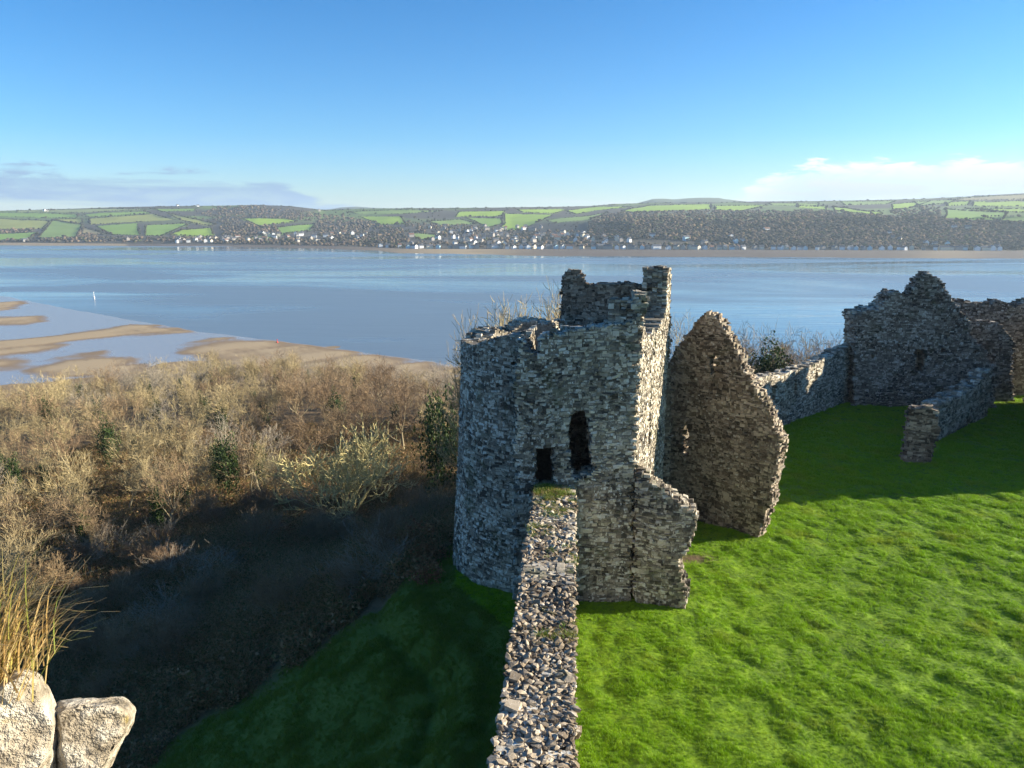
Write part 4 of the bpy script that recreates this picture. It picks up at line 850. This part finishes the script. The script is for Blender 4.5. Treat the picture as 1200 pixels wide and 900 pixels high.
for k, (a, b, Y, hh, kd) in enumerate(sorted(bk_)):
    d = ray(a, b); f = Y/d[1]; x, y, ztop = d[0]*f, Y, CAMZ+d[2]*f; zg = float(terrain(np.array([x]), np.array([y]))[0]); s = max(0.4, (ztop-zg)/10.0)*1.08
    add_tree('bare_tree', 'bare %s tree behind the castle, %s from left over the walls' % (kd[5:], ordinal(k)), 'tree', x, y, TREES[k % 6], kd, (min(s, 0.95), s), k*1.3, 'trees behind the castle walls', IVY[0] if k in (9,) else None)
for k, (a, b, Y, lab) in enumerate(((905, 391, 80, 'dark ivy-clad shrub behind the low curtain wall'), (515, 446, 84, 'round evergreen holly bush beside the tower, left edge'))):
    d = ray(a, b); f = Y/d[1]; x, y, ztop = d[0]*f, Y, CAMZ+d[2]*f; zg = float(terrain(np.array([x]), np.array([y]))[0]); s = (ztop-zg)/5.0
    o = thing('holly_bush', lab, 'bush', (x, y, zg)); o.scale = (min(s, 1.5), min(s, 1.5), s); obj('foliage', HOLLY[k], None, o); q = obj('trunk', SHRUB[0][0].copy(), None, o); q.data.materials.clear(); q.data.materials.append(M['bark'])
for k, (a, b, Y) in enumerate(((130, 520, 68), (310, 470, 96), (395, 478, 92), (258, 540, 70), (60, 480, 95), (270, 560, 66), (240, 470, 100), (20, 560, 58))):
    x, y = ground_hit(a, b+35); zg = float(terrain(np.array([x]), np.array([y]))[0]); s = pr.uniform(0.8, 1.3)
    o = thing('holly_bush', 'dark green ivy-covered bush in the wood, %s from left' % ordinal(sorted([130, 310, 395, 258, 60, 270, 240, 20]).index(a)), 'bush', (x, y, zg+1.0), 'evergreen bushes in the wood'); o.scale = (s*0.8, s*0.8, s*1.35); obj('foliage', HOLLY[k % 2], None, o)
# the sunlit spreading bush in the hollow
hx, hy = HEROXY
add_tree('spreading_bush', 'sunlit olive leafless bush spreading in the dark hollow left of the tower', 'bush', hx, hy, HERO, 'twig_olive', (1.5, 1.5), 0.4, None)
# low shrubs in the shade of the bank
sh = [(215, 720, 40, 'arch'), (250, 680, 46, 'arch'), (150, 700, 44, 'shrub'), (100, 660, 48, 'shrub'), (60, 700, 44, 'shrub'), (300, 640, 50, 'shrub'), (190, 640, 54, 'shrub'), (120, 760, 38, 'arch'), (20, 640, 52, 'shrub'), (255, 620, 58, 'shrub'), (20, 600, 58, 'shrub'), (350, 600, 60, 'shrub'), (480, 600, 56, 'shrub'), (440, 690, 46, 'arch'), (170, 780, 36, 'arch'), (90, 620, 56, 'shrub'), (-30, 650, 50, 'shrub'), (500, 560, 64, 'shrub')]+[(pr.uniform(60, 520), 0, 0, 'rnd') for _ in range(44)]
for k, (a, b, Y, kd) in enumerate(sorted(sh)):
    if kd == 'rnd': b = np.interp(a, [60, 200, 330, 440, 530], [640, 600, 595, 610, 600])+pr.random()*np.interp(a, [60, 130, 220, 330, 440, 530], [240, 220, 200, 150, 90, 40]); kd = pr.choice(['arch', 'shrub', 'shrub'])
    x, Y = ground_hit(a, b); ms = ARCH if kd == 'arch' else SHRUB[k % 3]; s = pr.uniform(0.55, 1.1)
    add_tree('bare_shrub', '%s shrub on the shaded bank, %s from left' % ('grey arching' if kd == 'arch' else 'leafless twiggy', ordinal(k)), 'shrub', x, Y, ms, 'twig_grey' if kd == 'arch' else 'twig_brown', (s, s*(0.7 if kd == 'arch' else 1)), k*0.9, 'shrubs on the shaded bank')
br_ = [(pr.uniform(120, 525), pr.uniform(595, 690), 0) for _ in range(24)]+[(490, 575, 60), (470, 600, 55), (300, 590, 64), (290, 575, 68), (150, 655, 50), (520, 590, 52), (200, 610, 58), (370, 660, 48), (250, 590, 62), (130, 640, 54)]
for k, (a, b, Y) in enumerate(sorted(br_)):
    x, Y = ground_hit(a, b); zg = float(terrain(np.array([x]), np.array([Y]))[0]); s = pr.uniform(0.6, 1.2)
    o = thing('bracken_clump', 'russet bracken clump in the hollow left of the tower, %s from left' % ordinal(k), 'bracken', (x, Y, zg), 'russet bracken clumps'); o.scale = (s, s, s); obj('foliage', BRACK[k % 3], None, o)

# ------------------------------------------------------------ scattered ground cover (geometry-node instances)
def scatter(name, P, rz, S, protos, kind_label, cat):
    me_ = bpy.data.meshes.new(name); me_.vertices.add(len(P)); me_.vertices.foreach_set('co', np.asarray(P, np.float32).ravel())
    a = me_.attributes.new('rz', 'FLOAT', 'POINT'); a.data.foreach_set('value', np.asarray(rz, np.float32)); a = me_.attributes.new('sc', 'FLOAT', 'POINT'); a.data.foreach_set('value', np.asarray(S, np.float32))
    o = obj(name, me_, label=kind_label, cat=cat, kind='stuff')
    col = bpy.data.collections.new(name+'_tufts')
    for m_ in protos: col.objects.link(bpy.data.objects.new('tuft', m_))
    ng = bpy.data.node_groups.new(name, 'GeometryNodeTree'); ng.interface.new_socket('Geometry', in_out='INPUT', socket_type='NodeSocketGeometry'); ng.interface.new_socket('Geometry', in_out='OUTPUT', socket_type='NodeSocketGeometry')
    N_ = ng.nodes; gi, go = N_.new('NodeGroupInput'), N_.new('NodeGroupOutput'); ip = N_.new('GeometryNodeInstanceOnPoints'); ci = N_.new('GeometryNodeCollectionInfo'); m2p = N_.new('GeometryNodeMeshToPoints')
    ci.inputs['Collection'].default_value = col; ci.inputs['Separate Children'].default_value = True; ci.inputs['Reset Children'].default_value = True; ip.inputs['Pick Instance'].default_value = True
    ar, as_ = N_.new('GeometryNodeInputNamedAttribute'), N_.new('GeometryNodeInputNamedAttribute'); ar.inputs[0].default_value = 'rz'; as_.inputs[0].default_value = 'sc'
    cx = N_.new('ShaderNodeCombineXYZ'); L = ng.links.new
    L(gi.outputs[0], m2p.inputs[0]); L(m2p.outputs[0], ip.inputs['Points']); L(ci.outputs[0], ip.inputs['Instance']); L(ar.outputs[0], cx.inputs[2]); L(cx.outputs[0], ip.inputs['Rotation']); L(as_.outputs[0], ip.inputs['Scale']); L(ip.outputs[0], go.inputs[0])
    md = o.modifiers.new('scatter', 'NODES'); md.node_group = ng; return o
gq = np.random.default_rng(31)
def _turf(t, p, g, darkened=False):
    oi = t.add('ShaderNodeObjectInfo'); pos = g.outputs['Position']
    n = t.noise(pos, 0.30, 3, 0.6); n3 = t.noise(pos, 1.4, 3, 0.6)
    c = t.mix(oi.outputs['Random'], (0.165, 0.335, 0.003), (0.30, 0.48, 0.008)); c = t.mix(t.step(n, 0.52, 0.7), c, (0.30, 0.40, 0.02))
    c = t.mix(t.math('MULTIPLY', t.step(n3, 0.58, 0.72), 0.5), c, (0.17, 0.20, 0.05))
    if darkened: c = t.mix(0.85, c, t.mix(n3, (0.085, 0.15, 0.012), (0.17, 0.22, 0.032)))  # bank blades tinted darker and greyer, shade put into their colour
    t.put(p.inputs['Base Color'], c); p.inputs['Roughness'].default_value = 0.55
    tl = t.add('ShaderNodeBsdfTranslucent'); t.put(tl.inputs[0], c); mx = t.add('ShaderNodeMixShader'); mx.inputs[0].default_value = 0.3
    t.put(mx.inputs[1], p.outputs[0]); t.put(mx.inputs[2], tl.outputs[0]); out = [n_ for n_ in t.n if n_.type == 'OUTPUT_MATERIAL'][0]; t.put(out.inputs[0], mx.outputs[0])
M['turf'] = mat('green turf blades', _turf); M['rough'] = mat('shade-tinted rough bank grass', lambda t, p, g: _turf(t, p, g, True))
TUFT = []; TUFT2 = []
for k in range(4):
    V, F = blades(34, lambda r: np.array([r.normal(0, 0.085), r.normal(0, 0.085), -0.02]), 0.17, (gq.uniform(0, 6.28), 1.8), 0.007, gq, 2); m_ = mesh('tuft', V, F); m_.materials.append(M['turf']); TUFT.append(m_); m_ = m_.copy(); m_.materials[0] = M['rough']; TUFT2.append(m_)
N = 420000; x = gq.uniform(-17, 62, N); y = gq.uniform(14, 86, N)
px_, py_ = project(x, y, np.zeros(N)); k = (px_ > -60) & (px_ < 1290) & (py_ < 960) & (y < 84); x, y = x[k], y[k]
kp = (wild(x, y) < 0.5) & (np.abs(x-wall_x(y)) > 0.95) & ~((x > -0.2) & (x < 5.7) & (y > 34) & (y < 44)); x, y = x[kp], y[kp]
dn = np.clip(1.25-np.hypot(x, y)/95, 0.35, 1); kp = gq.random(len(x)) < dn*(1-WORN(x, y)); x, y = x[kp], y[kp]; z = terrain(x, y)
lump = fbm(x/0.9, y/0.9, 91, 2); out_ = ~inpoly(x, y, PLATEAU)
SZ = 0.78*(0.45+1.15*np.clip((lump-0.2)*2, 0, 1))*gq.uniform(0.75, 1.2, len(x))*np.clip(np.hypot(x, y)/45, 0.8, 1.5); RZ = gq.uniform(0, 6.28, len(x)); PP = np.stack([x, y, z], 1)
scatter('ward_grass', PP[~out_], RZ[~out_], SZ[~out_], TUFT, 'bright green turf covering the ward', 'grass')
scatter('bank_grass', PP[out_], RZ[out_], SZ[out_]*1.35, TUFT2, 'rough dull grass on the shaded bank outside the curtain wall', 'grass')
BRM = []
for k in range(4):
    V, F = leaves(420, ball(0.85, 0.5, 0.25, 0.5, k*2), 0.075, gq); S = grow(400+k, H=1.6, stems=6, counts=(3, 3), r0=0.02, up=-0.03, lean=0.2, L0=0.7, spread=0.5, twig=0.006); V2, F2 = tubes(S, 3)
    m_ = mesh('clump', np.concatenate([V, V2]), np.concatenate([F, F2+len(V)])); m_.materials.append(M['bramble']); BRM.append(m_)
N = 26000; x = gq.uniform(-75, 60, N); y = gq.uniform(18, 150, N); w_ = wild(x, y); px_, py_ = project(x, y, terrain(x, y))
k = (w_ > 0.6) & (px_ > -120) & (px_ < 1100) & (py_ < 980) & (gq.random(N) < np.clip(1.3-y/130, 0.2, 1)) & ~((x > -3) & (y < 48)); x, y = x[k], y[k]; print('brambles', len(x))
scatter('bramble_undergrowth', np.stack([x, y, terrain(x, y)], 1), gq.uniform(0, 6.28, len(x)), gq.uniform(0.6, 1.6, len(x)), BRM, 'dark bramble and bracken undergrowth on the slope below the castle', 'undergrowth')
# grass and moss growing on the curtain wall top
pos = []
for c_s, c_w, sg, n in ((32.2, 0.9, 0.7, 170), (30.6, 0.7, 0.5, 60), (28.5, 1.4, 0.5, 40), (20.2, 0.45, 0.35, 60), (26, 0.3, 0.8, 30), (12, 0.2, 0.8, 30), (33.0, 1.2, 0.5, 120)):
    a = gq.normal(c_s, sg, n); b = np.clip(gq.normal(c_w, 0.4, n), 0.05, 1.75); a = np.clip(a, 9, 33.4); pos.append(wall_map(a, b, wtop(a)))
pos = np.concatenate(pos)
V, F = blades(30, lambda r: np.array([r.normal(0, 0.07), r.normal(0, 0.07), -0.01]), 0.13, (0, 2), 0.005, gq, 2); mm = mesh('tuft', V, F); mm.materials.append(M['straw'])
o = scatter('wall_grass', pos, gq.uniform(0, 6.28, len(pos)), gq.uniform(0.6, 1.4, len(pos)), [mm, mm, TUFT2[0]], 'straw and green grass growing on the curtain wall top', 'grass')
# marker post and buoy on the water
def post(name, label, px_, py_, h, col):
    p = on_z(px_, py_, SEA); o = thing(name, label, 'marker', p); r_ = 0.30
    lev = [(-2, r_*0.6), (0, r_*0.6), (0.1, r_*1.6), (h*0.3, r_*1.5), (h*0.34, r_*0.55), (h*0.8, r_*0.45), (h*0.82, r_*0.9), (h, r_*0.25)]
    V = [(rr2*math.cos(a), rr2*math.sin(a), z) for z, rr2 in lev for a in np.arange(8)*math.pi/4]; F = [[8*k+j, 8*k+(j+1) % 8, 8*k+8+(j+1) % 8, 8*k+8+j] for k in range(len(lev)-1) for j in range(8)]
    obj('float_body', mesh(name, np.array(V), np.array(F), True), col, o); return o
post('channel_marker', 'slim white channel marker standing in the water at left', 110.5, 350, 5.0, flat('white paint', (0.75, 0.73, 0.72), 0.5, 0.05))
post('channel_buoy', 'small red buoy stranded at the edge of the sand spit', 325, 402, 1.8, flat('red paint', (0.6, 0.06, 0.05), 0.5, 0.05))
# ------------------------------------------------------------ the air: thin even haze between the castle and the far shore
hv = bpy.data.materials.new('haze'); hv.use_nodes = True; t = NT(hv.node_tree); out = t.add('ShaderNodeOutputMaterial'); pv = t.add('ShaderNodeVolumePrincipled')
pv.inputs['Color'].default_value = (0.70, 0.86, 1.0, 1); pv.inputs['Density'].default_value = HAZE; pv.inputs['Anisotropy'].default_value = 0.2; t.put(out.inputs['Volume'], pv.outputs[0])
me = mesh('haze', boxes([[-9500, -2500, -60]], [[9500, 9500, 215]]).reshape(-1, 3), BOXF)
obj('haze', me, hv, kind='stuff', label='thin blue haze over the estuary and the far hills', cat='haze')
